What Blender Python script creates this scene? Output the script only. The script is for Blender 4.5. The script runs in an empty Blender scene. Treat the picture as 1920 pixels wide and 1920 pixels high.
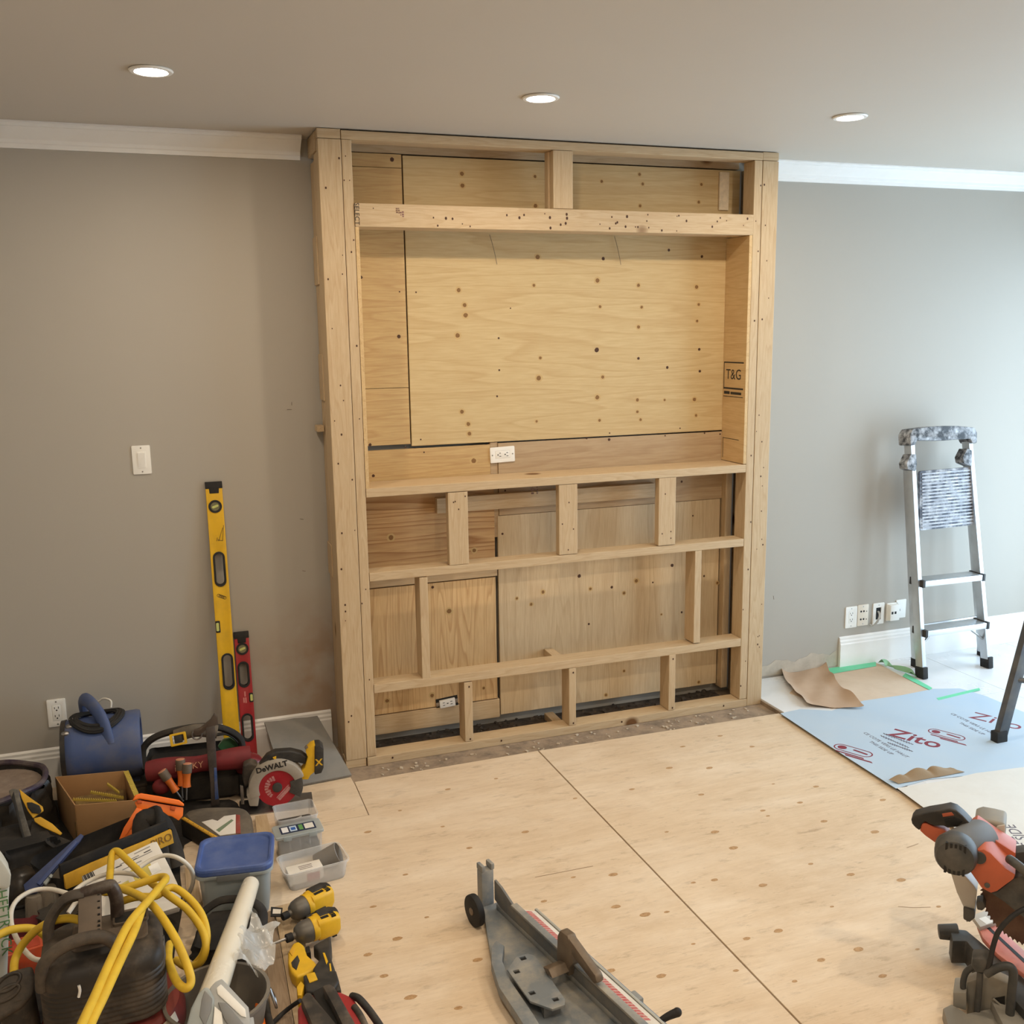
import bpy, bmesh, math, random
from mathutils import Vector, Matrix
random.seed(7)
SC = bpy.context.scene
COL = SC.collection
PI = math.pi

def S(r, g, b):                       # sRGB 0-255 to linear
    f = lambda c: (c/255/12.92 if c/255 <= .04045 else ((c/255+.055)/1.055)**2.4)
    return (f(r), f(g), f(b), 1)

# ---------------------------------------------------------------- camera
CH = 2.6                              # ceiling height; the front of the timber frame is the plane y = 0
FPX, CX, CY, CZ = 1851.08, -.63378, -3.98644, 1.81923
YAW, PIT, ROL = -.338024, -.180130, -.0140547
_f = Vector((-math.sin(YAW)*math.cos(PIT), math.cos(YAW)*math.cos(PIT), math.sin(PIT)))
_r0 = Vector((math.cos(YAW), math.sin(YAW), 0)); _u0 = _r0.cross(_f)
_r = math.cos(ROL)*_r0+math.sin(ROL)*_u0; _u = -math.sin(ROL)*_r0+math.cos(ROL)*_u0
cam = bpy.data.cameras.new('camera'); cam.sensor_width = 36; cam.lens = 36*FPX/1920; cam.clip_start = .05
camo = bpy.data.objects.new('camera', cam); COL.objects.link(camo); SC.camera = camo
camo.matrix_world = Matrix(((_r.x, _u.x, -_f.x, CX), (_r.y, _u.y, -_f.y, CY), (_r.z, _u.z, -_f.z, CZ), (0, 0, 0, 1)))
def _ray(px, py): return _r*(px-960)/FPX-_u*(py-960)/FPX+_f
def G(px, py, z=0.):                  # photo pixel on the horizontal plane z
    d = _ray(px, py); return Vector((CX, CY, CZ))+d*((z-CZ)/d.z)
def WP(px, py, y=0.):                 # photo pixel on the upright plane y
    d = _ray(px, py); return Vector((CX, CY, CZ))+d*((y-CY)/d.y)

# ---------------------------------------------------------------- sky, window light, exposure
SC.view_settings.view_transform = 'Standard'; SC.view_settings.look = 'None'
SC.view_settings.gamma = 1; SC.view_settings.use_curve_mapping = False
SC.view_settings.exposure = -0.1
wd = bpy.data.worlds.new('sky'); SC.world = wd; wd.use_nodes = True
bg = wd.node_tree.nodes['Background']; bg.inputs[0].default_value = (.62, .82, 1, 1); bg.inputs[1].default_value = 7.4
WIN = (4.3, -2.9, .06, .06, 2.25)      # x, y0, y1, z0, z1 of the patio door opening in the right wall
pl = bpy.data.lights.new('daylight_portal', 'AREA'); pl.shape = 'RECTANGLE'
pl.size = WIN[4]-WIN[3]; pl.size_y = WIN[2]-WIN[1]; pl.cycles.is_portal = True
plo = bpy.data.objects.new('daylight_portal', pl); COL.objects.link(plo)
plo.location = (WIN[0]+.05, (WIN[1]+WIN[2])/2, (WIN[3]+WIN[4])/2); plo.rotation_euler = (0, PI/2, 0)
POT_W = 9.2; POT_BACK = 13.; POT_C = (1, .83, .62)

# ---------------------------------------------------------------- material helpers
MATS = {}
def newmat(name):
    m = bpy.data.materials.new(name); m.use_nodes = True
    nt = m.node_tree; return m, nt, nt.nodes['Principled BSDF']
def N(nt, t, **k):
    n = nt.nodes.new(t)
    for a, v in k.items():
        if a in n.inputs.keys(): n.inputs[a].default_value = v
        else: setattr(n, a, v)
    return n
def ramp(nt, fac, stops):
    n = nt.nodes.new('ShaderNodeValToRGB'); e = n.color_ramp.elements
    while len(e) < len(stops): e.new(.5)
    for el, (p, c) in zip(e, stops): el.position = p; el.color = c
    nt.links.new(fac, n.inputs[0]); return n.outputs[0]
def mixc(nt, fac, a, b, mode='MIX'):
    n = nt.nodes.new('ShaderNodeMix'); n.data_type = 'RGBA'; n.blend_type = mode
    for s, v in ((0, fac), (6, a), (7, b)):
        if hasattr(v, 'links') or hasattr(v, 'is_output'): nt.links.new(v, n.inputs[s])
        else: n.inputs[s].default_value = v
    return n.outputs[2]
def plain(name, c, rough=.5, metal=0., dirt=.0, dcol=None, scale=18., bump=0., coords='Object', trans=0., alpha=1., coat=0., ior=1.45):
    if name in MATS: return MATS[name]
    m, nt, b = newmat(name); b.inputs['Roughness'].default_value = rough; b.inputs['Metallic'].default_value = metal
    b.inputs['IOR'].default_value = ior
    b.inputs['Base Color'].default_value = c
    if trans: b.inputs['Transmission Weight'].default_value = trans
    if alpha < 1: b.inputs['Alpha'].default_value = alpha
    if coat: b.inputs['Coat Weight'].default_value = coat
    tc = N(nt, 'ShaderNodeTexCoord')
    if dirt or bump:
        nz = N(nt, 'ShaderNodeTexNoise', Scale=scale, Detail=6., Roughness=.65); nt.links.new(tc.outputs[coords], nz.inputs['Vector'])
        if dirt:
            d = dcol or S(150, 140, 125)
            fac = ramp(nt, nz.outputs[0], [(.42, (0, 0, 0, 1)), (.72, (dirt, dirt, dirt, 1))])
            nt.links.new(mixc(nt, fac, c, d), b.inputs['Base Color'])
            mr = N(nt, 'ShaderNodeMapRange'); mr.inputs[3].default_value = rough; mr.inputs[4].default_value = min(1, rough+.35)
            nt.links.new(fac, mr.inputs[0]); nt.links.new(mr.outputs[0], b.inputs['Roughness'])
        if bump:
            bp = N(nt, 'ShaderNodeBump', Strength=bump, Distance=.004); nt.links.new(nz.outputs[0], bp.inputs['Height']); nt.links.new(bp.outputs[0], b.inputs['Normal'])
    MATS[name] = m; return m
def wood(name, axis, c1, c2, cdark, knots=.0, gscale=1., rough=.6, contrast=1., stain=None, lines=.34, fine=.35, tone=.74, scuff=False):
    """lumber or veneer: grain runs along axis (0 x, 1 y, 2 z); every object gets its own offset"""
    if name in MATS: return MATS[name]
    c1, c2, cdark = (tuple(v*tone for v in c[:3])+(1,) for c in (c1, c2, cdark))
    m, nt, b = newmat(name); b.inputs['Roughness'].default_value = rough; b.inputs['Specular IOR Level'].default_value = .3
    tc = N(nt, 'ShaderNodeTexCoord'); oi = N(nt, 'ShaderNodeObjectInfo')
    ad = N(nt, 'ShaderNodeVectorMath', operation='ADD'); sc = N(nt, 'ShaderNodeVectorMath', operation='SCALE')
    cmb = N(nt, 'ShaderNodeCombineXYZ')
    for i in range(3): nt.links.new(oi.outputs['Random'], cmb.inputs[i])
    nt.links.new(cmb.outputs[0], sc.inputs[0]); sc.inputs['Scale'].default_value = 37.
    nt.links.new(tc.outputs['Object'], ad.inputs[0]); nt.links.new(sc.outputs[0], ad.inputs[1])
    mp = N(nt, 'ShaderNodeMapping'); s = [1., 1., 1.]; s[axis] = .07; mp.inputs['Scale'].default_value = s
    nt.links.new(ad.outputs[0], mp.inputs['Vector'])
    wn = N(nt, 'ShaderNodeTexNoise', Scale=7.*gscale, Detail=2.); nt.links.new(mp.outputs[0], wn.inputs['Vector'])
    # contour lines of a smooth field read as cathedral grain
    mu = N(nt, 'ShaderNodeMath', operation='MULTIPLY'); mu.inputs[1].default_value = 26.*contrast; nt.links.new(wn.outputs[0], mu.inputs[0])
    fr = N(nt, 'ShaderNodeMath', operation='FRACT'); nt.links.new(mu.outputs[0], fr.inputs[0])
    rg = ramp(nt, fr.outputs[0], [(0, (.1, .1, .1, 1)), (.6, (.35, .35, .35, 1)), (.9, (1, 1, 1, 1)), (1., (.15, .15, .15, 1))])
    fn = N(nt, 'ShaderNodeTexNoise', Scale=160.*gscale, Detail=3.); nt.links.new(mp.outputs[0], fn.inputs['Vector'])
    big = N(nt, 'ShaderNodeTexNoise', Scale=2.2, Detail=3.); nt.links.new(ad.outputs[0], big.inputs['Vector'])
    base = mixc(nt, big.outputs[0], c1, c2)
    k1 = N(nt, 'ShaderNodeMath', operation='MULTIPLY'); k1.inputs[1].default_value = lines; nt.links.new(rg, k1.inputs[0])
    cg = mixc(nt, k1.outputs[0], base, cdark)
    k2 = ramp(nt, fn.outputs[0], [(.35, (0, 0, 0, 1)), (.75, (fine, fine, fine, 1))])
    cg = mixc(nt, k2, cg, cdark)
    if knots:
        vm = N(nt, 'ShaderNodeMapping'); s = [1., 1., 1.]; s[axis] = .8; vm.inputs['Scale'].default_value = s; nt.links.new(ad.outputs[0], vm.inputs['Vector'])
        vo = N(nt, 'ShaderNodeTexVoronoi', Scale=knots); nt.links.new(vm.outputs[0], vo.inputs['Vector'])
        kf = ramp(nt, vo.outputs['Distance'], [(0, (1, 1, 1, 1)), (.045, (1, 1, 1, 1)), (.085, (0, 0, 0, 1))])
        cg = mixc(nt, kf, cg, S(112, 76, 42))
    if stain:
        sn = N(nt, 'ShaderNodeTexNoise', Scale=3.3, Detail=8., Roughness=.7); nt.links.new(ad.outputs[0], sn.inputs['Vector'])
        sf = ramp(nt, sn.outputs[0], [(.5, (0, 0, 0, 1)), (.75, (.6, .6, .6, 1))]); cg = mixc(nt, sf, cg, stain)
    if scuff:      # boot marks and grime worn into the sheet
        sm = N(nt, 'ShaderNodeMapping'); sm.inputs['Rotation'].default_value = (0, 0, .9); sm.inputs['Scale'].default_value = (1, 3.2, 1); nt.links.new(ad.outputs[0], sm.inputs['Vector'])
        for sc_, lo_, hi_, am, cc_ in ((8., .57, .74, .6, S(146, 122, 96)), (30., .60, .76, .55, S(142, 118, 92)), (1.8, .45, .75, .5, S(240, 226, 206)), (3.1, .55, .8, .4, S(176, 148, 118))):
            s2 = N(nt, 'ShaderNodeTexNoise', Scale=sc_, Detail=7., Roughness=.7); nt.links.new(sm.outputs[0], s2.inputs['Vector'])
            cg = mixc(nt, ramp(nt, s2.outputs[0], [(lo_, (0, 0, 0, 1)), (hi_, (am, am, am, 1))]), cg, cc_)
    nt.links.new(cg, b.inputs['Base Color'])
    bp = N(nt, 'ShaderNodeBump', Strength=.12, Distance=.002); nt.links.new(fn.outputs[0], bp.inputs['Height']); nt.links.new(bp.outputs[0], b.inputs['Normal'])
    MATS[name] = m; return m
def emit(name, c, s):
    if name in MATS: return MATS[name]
    m, nt, b = newmat(name); b.inputs['Emission Color'].default_value = c; b.inputs['Emission Strength'].default_value = s
    b.inputs['Base Color'].default_value = c; MATS[name] = m; return m

# ---------------------------------------------------------------- mesh helpers
def frame(o, x, y=None, z=None):      # matrix with given axes
    x = Vector(x).normalized()
    if z is not None: z = Vector(z); y = z.cross(x).normalized(); z = x.cross(y)
    else: y = Vector(y); z = x.cross(y).normalized(); y = z.cross(x)
    return Matrix(((x.x, y.x, z.x, o[0]), (x.y, y.y, z.y, o[1]), (x.z, y.z, z.z, o[2]), (0, 0, 0, 1)))
def catmull(pts, n=8, closed=False):
    P = [Vector(p) for p in pts]
    if len(P) < 3: return P
    out = []; L = len(P)
    for i in range(L if closed else L-1):
        if closed: a, b, c, d = P[i-1], P[i], P[(i+1) % L], P[(i+2) % L]
        else: a, b, c, d = P[max(i-1, 0)], P[i], P[i+1], P[min(i+2, L-1)]
        for k in range(n):
            t = k/n; out.append(.5*((2*b)+(c-a)*t+(2*a-5*b+4*c-d)*t*t+(3*b-a-3*c+d)*t**3))
    if not closed: out.append(P[-1])
    return out
def rrect(w, h, r, n=4, cx=0., cy=0.):      # rounded rectangle, ccw
    r = min(r, w/2-1e-5, h/2-1e-5); o = []
    for sx, sy, a0 in ((1, 1, 0), (-1, 1, PI/2), (-1, -1, PI), (1, -1, 1.5*PI)):
        for k in range(n+1):
            a = a0+PI/2*k/n; o.append((cx+sx*(w/2-r)+r*math.cos(a), cy+sy*(h/2-r)+r*math.sin(a)))
    return o
def circ(r, n=24, cx=0., cy=0.): return [(cx+r*math.cos(2*PI*k/n), cy+r*math.sin(2*PI*k/n)) for k in range(n)]
class MB:
    def __init__(s, M=None): s.v = []; s.f = []; s.mi = []; s.M = M; s.cur = 0
    def add(s, vs, fs, M=None):
        b = len(s.v); M = M or s.M
        s.v += [tuple(M @ Vector(v)) if M else tuple(v) for v in vs]
        s.f += [tuple(i+b for i in f) for f in fs]; s.mi += [s.cur]*len(fs); return s
    def box(s, lo, hi, M=None):
        (a, b, c), (d, e, f) = lo, hi
        return s.add([(a, b, c), (d, b, c), (d, e, c), (a, e, c), (a, b, f), (d, b, f), (d, e, f), (a, e, f)],
                     [(0, 3, 2, 1), (4, 5, 6, 7), (0, 1, 5, 4), (1, 2, 6, 5), (2, 3, 7, 6), (3, 0, 4, 7)], M)
    def cbox(s, c, z, M=None): return s.box([c[i]-z[i]/2 for i in range(3)], [c[i]+z[i]/2 for i in range(3)], M)
    def loft(s, rings, M=None, caps=(True, True), closed=True):
        n = len(rings[0]); vs = [p for r in rings for p in r]; fs = []
        for i in range(len(rings)-1):
            for k in range(n if closed else n-1):
                a = i*n+k; b = i*n+(k+1) % n; fs.append((a, b, b+n, a+n))
        if caps[0]: fs.append(tuple(range(n-1, -1, -1)))
        if caps[1]: fs.append(tuple(range((len(rings)-1)*n, len(rings)*n)))
        return s.add(vs, fs, M)
    def prism(s, poly, z0, z1, M=None): return s.loft([[(x, y, z0) for x, y in poly], [(x, y, z1) for x, y in poly]], M)
    def holed(s, outer, holes, z0, z1, M=None):
        bm = bmesh.new(); es = []
        for lp in [outer]+holes:
            vs = [bm.verts.new((x, y, z0)) for x, y in lp]; es += [bm.edges.new((vs[i], vs[(i+1) % len(vs)])) for i in range(len(vs))]
        bmesh.ops.triangle_fill(bm, edges=es, use_beauty=True, use_dissolve=False)
        r = bmesh.ops.extrude_face_region(bm, geom=bm.faces[:])
        for g in r['geom']:
            if isinstance(g, bmesh.types.BMVert): g.co.z = z1
        bmesh.ops.recalc_face_normals(bm, faces=bm.faces[:]); bm.verts.index_update()
        s.add([v.co[:] for v in bm.verts], [tuple(v.index for v in f.verts) for f in bm.faces], M); bm.free(); return s
    def cyl(s, p0, p1, r0, r1=None, n=16, M=None, caps=(True, True)):
        r1 = r0 if r1 is None else r1; p0, p1 = Vector(p0), Vector(p1); d = (p1-p0).normalized()
        a = d.cross(Vector((0, 0, 1)) if abs(d.z) < .9 else Vector((1, 0, 0))).normalized(); b = d.cross(a)
        R = lambda p, r: [p+(a*math.cos(2*PI*k/n)+b*math.sin(2*PI*k/n))*r for k in range(n)]
        return s.loft([R(p0, r0), R(p1, r1)], M, caps)
    def tube(s, pts, r, n=10, sub=6, closed=False, M=None, flat=1., up=None):
        P = catmull(pts, sub, closed) if sub else [Vector(p) for p in pts]
        rr = r if callable(r) else (lambda t: r); rings = []; L = len(P); a = None
        for i, p in enumerate(P):
            d = (P[(i+1) % L] if (closed or i < L-1) else p)-(P[i-1] if (closed or i > 0) else p); d.normalize()
            if up is not None: a = Vector(up).cross(d); a = a.normalized() if a.length > 1e-6 else Vector((1, 0, 0))
            else:
                if a is None: a = d.cross(Vector((0, 0, 1)) if abs(d.z) < .9 else Vector((1, 0, 0)))
                a = (a-d*a.dot(d)).normalized()
            b = d.cross(a); q = rr(i/max(L-1, 1))
            rings.append([p+(a*math.cos(2*PI*k/n)+b*math.sin(2*PI*k/n)*flat)*q for k in range(n)])
        if closed: rings.append(rings[0]); return s.loft(rings, M, (False, False))
        return s.loft(rings, M)
    def lathe(s, prof, n=32, M=None, caps=(True, True)):
        return s.loft([[(r*math.cos(2*PI*k/n), r*math.sin(2*PI*k/n), z) for k in range(n)] for r, z in prof], M, caps)
    def ell(s, c, rad, M=None, n=20, m=12, p=1.):
        sg = lambda v: math.copysign(abs(v)**p, v)
        rings = [[(c[0]+rad[0]*sg(math.sin(PI*j/m))*sg(math.cos(2*PI*k/n)), c[1]+rad[1]*sg(math.sin(PI*j/m))*sg(math.sin(2*PI*k/n)), c[2]-rad[2]*sg(math.cos(PI*j/m))) for k in range(n)] for j in range(m+1)]
        rings[0] = [(c[0]+(v[0]-c[0])*.02, c[1]+(v[1]-c[1])*.02, v[2]) for v in rings[1]]; rings[-1] = [(c[0]+(v[0]-c[0])*.02, c[1]+(v[1]-c[1])*.02, v[2]) for v in rings[-2]]
        for v, z in ((0, c[2]-rad[2]), (-1, c[2]+rad[2])): rings[v] = [(a, b, z) for a, b, _ in rings[v]]
        return s.loft(rings, M)
    def rbox(s, w, d, z0, z1, r, M=None, top=None, n=4, edge=0.):   # rounded upright edges, optional taper (scale at the top)
        t = top or 1.; R = []
        e = edge
        if e: R.append([(x*(1-2*e/w), y*(1-2*e/d), z0) for x, y in rrect(w, d, r, n)])
        R.append([(x, y, z0+e) for x, y in rrect(w, d, r, n)]); R.append([(x*t, y*t, z1-e) for x, y in rrect(w, d, r, n)])
        if e: R.append([(x*t*(1-2*e/w), y*t*(1-2*e/d), z1) for x, y in rrect(w, d, r, n)])
        return s.loft(R, M)
    def sheet(s, fn, nu, nv, th=.0008, M=None):      # fn(u,v) -> point; a thin two-sided skin
        P = [[Vector(fn(i/nu, j/nv)) for j in range(nv+1)] for i in range(nu+1)]; vs = []; W = nv+1
        nm = []
        for i in range(nu+1):
            for j in range(nv+1):
                a = P[min(i+1, nu)][j]-P[max(i-1, 0)][j]; b = P[i][min(j+1, nv)]-P[i][max(j-1, 0)]
                c = a.cross(b); nm.append(c.normalized() if c.length > 1e-9 else Vector((0, 0, 1)))
        top = [P[i][j]+nm[i*W+j]*th/2 for i in range(nu+1) for j in range(W)]; bot = [P[i][j]-nm[i*W+j]*th/2 for i in range(nu+1) for j in range(W)]
        K = len(top); fs = []
        for i in range(nu):
            for j in range(nv):
                q = (i*W+j, (i+1)*W+j, (i+1)*W+j+1, i*W+j+1); fs.append(q); fs.append(tuple(x+K for x in reversed(q)))
        bd = [i*W for i in range(nu+1)]+[nu*W+j for j in range(1, W)]+[i*W+nv for i in range(nu-1, -1, -1)]+[j for j in range(nv-1, 0, -1)]
        for k in range(len(bd)):
            a, b = bd[k], bd[(k+1) % len(bd)]; fs.append((b, a, a+K, b+K))
        return s.add(top+bot, fs, M)
    def build(s, name, mats, parent=None, bevel=0., smooth=True, seg=2, world=False, loc=None, angle=40, fix=True):
        mats = mats if isinstance(mats, (list, tuple)) else [mats]
        me = bpy.data.meshes.new(name); vs = s.v
        if world and parent is not None:
            inv = TM[parent.name].inverted(); vs = [tuple(inv @ Vector(v)) for v in vs]
        if loc is not None: vs = [(v[0]-loc[0], v[1]-loc[1], v[2]-loc[2]) for v in vs]
        me.from_pydata(vs, [], s.f)
        for m in mats: me.materials.append(m)
        for p, i in zip(me.polygons, s.mi): p.material_index = min(i, len(mats)-1)
        bm = bmesh.new(); bm.from_mesh(me)
        if fix: bmesh.ops.recalc_face_normals(bm, faces=bm.faces[:])
        if bevel:
            es = [e for e in bm.edges if len(e.link_faces) == 2 and e.calc_face_angle(0) > .6]
            bmesh.ops.bevel(bm, geom=es, offset=bevel, segments=seg, profile=.6, affect='EDGES', clamp_overlap=True)
        for f in bm.faces: f.smooth = smooth
        if smooth:
            for e in bm.edges:
                if len(e.link_faces) == 2 and e.calc_face_angle(0) > math.radians(angle): e.smooth = False
        bm.to_mesh(me); bm.free()
        o = bpy.data.objects.new(name, me); COL.objects.link(o)
        if loc is not None: o.location = loc
        if parent is not None: o.parent = parent
        return o
TM = {}
def thing(name, label, cat, loc=(0, 0, 0), rotz=0., group=None, rot=None):
    o = bpy.data.objects.new(name, None); COL.objects.link(o); o.empty_display_size = .05
    o.location = loc; o.rotation_euler = rot or (0, 0, rotz); o['label'] = label; o['category'] = cat
    if group: o['group'] = group
    TM[o.name] = Matrix.LocRotScale(Vector(loc), o.rotation_euler, None); return o
def tag(o, label, cat, group=None):
    o['label'] = label; o['category'] = cat
    if group: o['group'] = group
    return o
def struct(o, label=None):
    o['kind'] = 'structure'
    if label: o['label'] = label
    return o
def text(name, body, size, M, mat, parent=None, world=False, ext=.0002, font_shear=0., align='CENTER', bold=0.):
    cu = bpy.data.curves.new(name, 'FONT'); cu.body = body; cu.size = size; cu.align_x = align; cu.align_y = 'CENTER'; cu.extrude = ext; cu.shear = font_shear; cu.offset = bold
    cu.resolution_u = 3
    t = bpy.data.objects.new(name, cu); COL.objects.link(t); bpy.context.view_layer.update()
    me = bpy.data.meshes.new_from_object(t.evaluated_get(bpy.context.evaluated_depsgraph_get())); bpy.data.objects.remove(t)
    if world and parent is not None: M = TM[parent.name].inverted() @ M
    me.transform(M); me.materials.clear(); me.materials.append(mat)
    o = bpy.data.objects.new(name, me); COL.objects.link(o)
    if parent is not None: o.parent = parent
    return o
def clone(o, loc, rotz=None, label=None):
    r = o.copy(); COL.objects.link(r); r.location = loc
    if rotz is not None: r.rotation_euler = (0, 0, rotz)
    if label: r['label'] = label
    for ch in list(o.children):
        c = ch.copy(); COL.objects.link(c); c.parent = r
        for g in list(ch.children):
            d = g.copy(); COL.objects.link(d); d.parent = c
    return r
def capsule(p0, p1, r, n=8):          # 2-D stadium outline
    a = math.atan2(p1[1]-p0[1], p1[0]-p0[0]); o = []
    for k in range(n+1): t = a-PI/2+PI*k/n; o.append((p1[0]+r*math.cos(t), p1[1]+r*math.sin(t)))
    for k in range(n+1): t = a+PI/2+PI*k/n; o.append((p0[0]+r*math.cos(t), p0[1]+r*math.sin(t)))
    return o

# ---------------------------------------------------------------- materials of the room
def paint(name, c, stain=False):
    m, nt, b = newmat(name); b.inputs['Roughness'].default_value = .55; b.inputs['Specular IOR Level'].default_value = .25
    tc = N(nt, 'ShaderNodeTexCoord'); n1 = N(nt, 'ShaderNodeTexNoise', Scale=1.4, Detail=6.); nt.links.new(tc.outputs['Object'], n1.inputs['Vector'])
    col = mixc(nt, n1.outputs[0], c, tuple(x*.94 for x in c[:3])+(1,))
    if stain:      # smudged, unpainted patch where the old chimney breast met the wall
        sx = N(nt, 'ShaderNodeSeparateXYZ'); nt.links.new(tc.outputs['Object'], sx.inputs[0])
        def band(sock, a0, a1, b0, b1):
            u = N(nt, 'ShaderNodeMapRange'); u.inputs[1].default_value = a0; u.inputs[2].default_value = a1; nt.links.new(sock, u.inputs[0])
            d = N(nt, 'ShaderNodeMapRange'); d.inputs[1].default_value = b1; d.inputs[2].default_value = b0; nt.links.new(sock, d.inputs[0])
            k = N(nt, 'ShaderNodeMath', operation='MULTIPLY'); nt.links.new(u.outputs[0], k.inputs[0]); nt.links.new(d.outputs[0], k.inputs[1]); return k.outputs[0]
        bx = band(sx.outputs[0], -.42, -.12, .0, .12); bz = band(sx.outputs[2], -.1, .1, .45, .75)
        k = N(nt, 'ShaderNodeMath', operation='MULTIPLY'); nt.links.new(bx, k.inputs[0]); nt.links.new(bz, k.inputs[1])
        n2 = N(nt, 'ShaderNodeTexNoise', Scale=6., Detail=5.); nt.links.new(tc.outputs['Object'], n2.inputs['Vector'])
        k2 = N(nt, 'ShaderNodeMath', operation='MULTIPLY'); nt.links.new(k.outputs[0], k2.inputs[0]); nt.links.new(ramp(nt, n2.outputs[0], [(.35, (.15, .15, .15, 1)), (.62, (.95, .95, .95, 1))]), k2.inputs[1])
        col = mixc(nt, k2.outputs[0], col, S(158, 136, 116))
    nt.links.new(col, b.inputs['Base Color'])
    n3 = N(nt, 'ShaderNodeTexNoise', Scale=220., Detail=2.); nt.links.new(tc.outputs['Object'], n3.inputs['Vector'])
    bp = N(nt, 'ShaderNodeBump', Strength=.04, Distance=.002); nt.links.new(n3.outputs[0], bp.inputs['Height']); nt.links.new(bp.outputs[0], b.inputs['Normal'])
    return m
m_wall = paint('wall_paint', S(178, 172, 162), True)
m_wall2 = paint('wall_paint_plain', S(178, 172, 162))
m_ceil = paint('ceiling_paint', S(204, 196, 184))
m_trim = plain('white_trim', S(240, 238, 234), .35, dirt=.12, dcol=S(200, 190, 178), scale=6)
m_sub = plain('dirty_subfloor', S(158, 138, 116), .95, dirt=.85, dcol=S(104, 92, 80), scale=14, bump=.9)
m_dirt = plain('dark_rubble', S(92, 82, 72), .95, dirt=.8, dcol=S(52, 46, 42), scale=26, bump=1.)
FL1, FL2, FLD = S(228, 207, 179), S(212, 189, 160), S(176, 146, 112)
m_floorply = wood('floor_plywood', 0, FL1, FL2, FLD, knots=0, gscale=1.6, rough=.75, contrast=.2, stain=S(198, 172, 140), lines=.15, fine=.22, tone=1., scuff=True)
PY1, PY2, PYD = S(240, 216, 166), S(232, 204, 152), S(198, 156, 102)
m_ply = wood('plywood_pale', 0, PY1, PY2, PYD, gscale=.9, contrast=.45)
m_plygold = wood('plywood_golden', 0, S(234, 202, 148), S(226, 192, 134), S(184, 134, 82), gscale=1.1, contrast=.55)
m_plygoldv = wood('plywood_golden_upright', 2, S(230, 200, 152), S(220, 188, 138), S(178, 132, 86), gscale=1.1, contrast=.7, tone=.95, lines=.6)
m_plygrey = wood('plywood_grey_upright', 2, S(222, 202, 168), S(210, 188, 152), S(172, 138, 100), gscale=1., contrast=.4, tone=.98)
m_plylow = wood('plywood_bold_grain', 0, S(226, 190, 140), S(216, 178, 128), S(150, 98, 54), gscale=.8, contrast=.75, tone=.92, lines=.75)
m_plyside = wood('plywood_cheek', 1, S(236, 206, 156), S(226, 194, 142), S(190, 146, 96), gscale=1.0, contrast=.4, tone=.84)
m_plyrose = wood('plywood_rosy', 0, S(222, 196, 158), S(210, 182, 146), S(172, 134, 98), gscale=1., contrast=.4)
LB = (S(236, 212, 174), S(228, 200, 160), S(194, 154, 110))
m_lumx = wood('lumber_x', 0, *LB, knots=2.4, gscale=1.8, contrast=.5)
m_lumy = wood('lumber_y', 1, *LB, knots=2.4, gscale=1.8, contrast=.5)
m_lumz = wood('lumber_z', 2, *LB, knots=2.4, gscale=1.8, contrast=.5)
m_knot = plain('knot_brown', S(140, 104, 62), .7, dirt=.7, dcol=S(92, 60, 34), scale=300)
m_halo = plain('knot_halo', S(196, 166, 116), .7)
m_knotd = plain('knot_dark', S(74, 46, 28), .7)
m_ink = plain('black_ink', S(44, 40, 38), .6)
m_white = plain('white_plastic', S(242, 240, 234), .35)
m_cream = plain('cream_plastic', S(232, 222, 206), .35)
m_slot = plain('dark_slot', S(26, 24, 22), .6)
m_blk = plain('black_plastic', S(38, 36, 35), .5, dirt=.45, dcol=S(98, 88, 78), scale=14)
m_blkd = plain('dusty_black_plastic', S(52, 48, 45), .6, dirt=.85, dcol=S(124, 110, 94), scale=9)
m_rub = plain('black_rubber', S(28, 27, 27), .7, dirt=.3, dcol=S(80, 74, 68), scale=20)
m_alu = plain('brushed_aluminium', S(206, 208, 210), .38, 1., dirt=.25, dcol=S(150, 150, 150), scale=8)
m_steel = plain('steel', S(170, 168, 166), .32, 1., dirt=.3, dcol=S(110, 100, 90), scale=30)

# ---------------------------------------------------------------- room shell
X0, X1, Y0, YW = -2.4, 4.3, -6.2, .25
fl = struct(MB().box((X0, Y0, -.09), (X1, YW, -.016)).build('floor', m_sub, smooth=False))
struct(MB().box((X0-.1, Y0-.1, CH), (X1+.1, YW+.1, CH+.1)).build('ceiling', m_ceil, smooth=False))
struct(MB().box((X0-.1, YW, -.09), (X1+.1, YW+.1, CH)).build('wall_back', m_wall, smooth=False))
struct(MB().box((X0-.1, Y0, -.09), (X0, YW, CH)).build('wall_left', m_wall2, smooth=False))
struct(MB().box((X0-.1, Y0-.1, -.09), (X1+.1, Y0, CH)).build('wall_rear', m_wall2, smooth=False))
wr = MB(); _x, _a, _b, _c, _d = WIN
wr.box((X1, Y0, -.09), (X1+.1, _a, CH)).box((X1, _b, -.09), (X1+.1, YW, CH)).box((X1, _a, -.09), (X1+.1, _b, _c)).box((X1, _a, _d), (X1+.1, _b, CH))
struct(wr.build('wall_right', m_wall2, smooth=False))
wf = MB()
for a, b, c, d in ((_a-.05, _a+.03, _c, _d), (_b-.03, _b+.05, _c, _d), ((_a+_b)/2-.03, (_a+_b)/2+.03, _c, _d), (_a, _b, _d-.03, _d+.05), (_a, _b, _c-.05, _c+.03)):
    wf.box((X1-.015, a, c), (X1+.11, b, d))
struct(wf.build('window_1', m_trim, bevel=.004))
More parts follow.
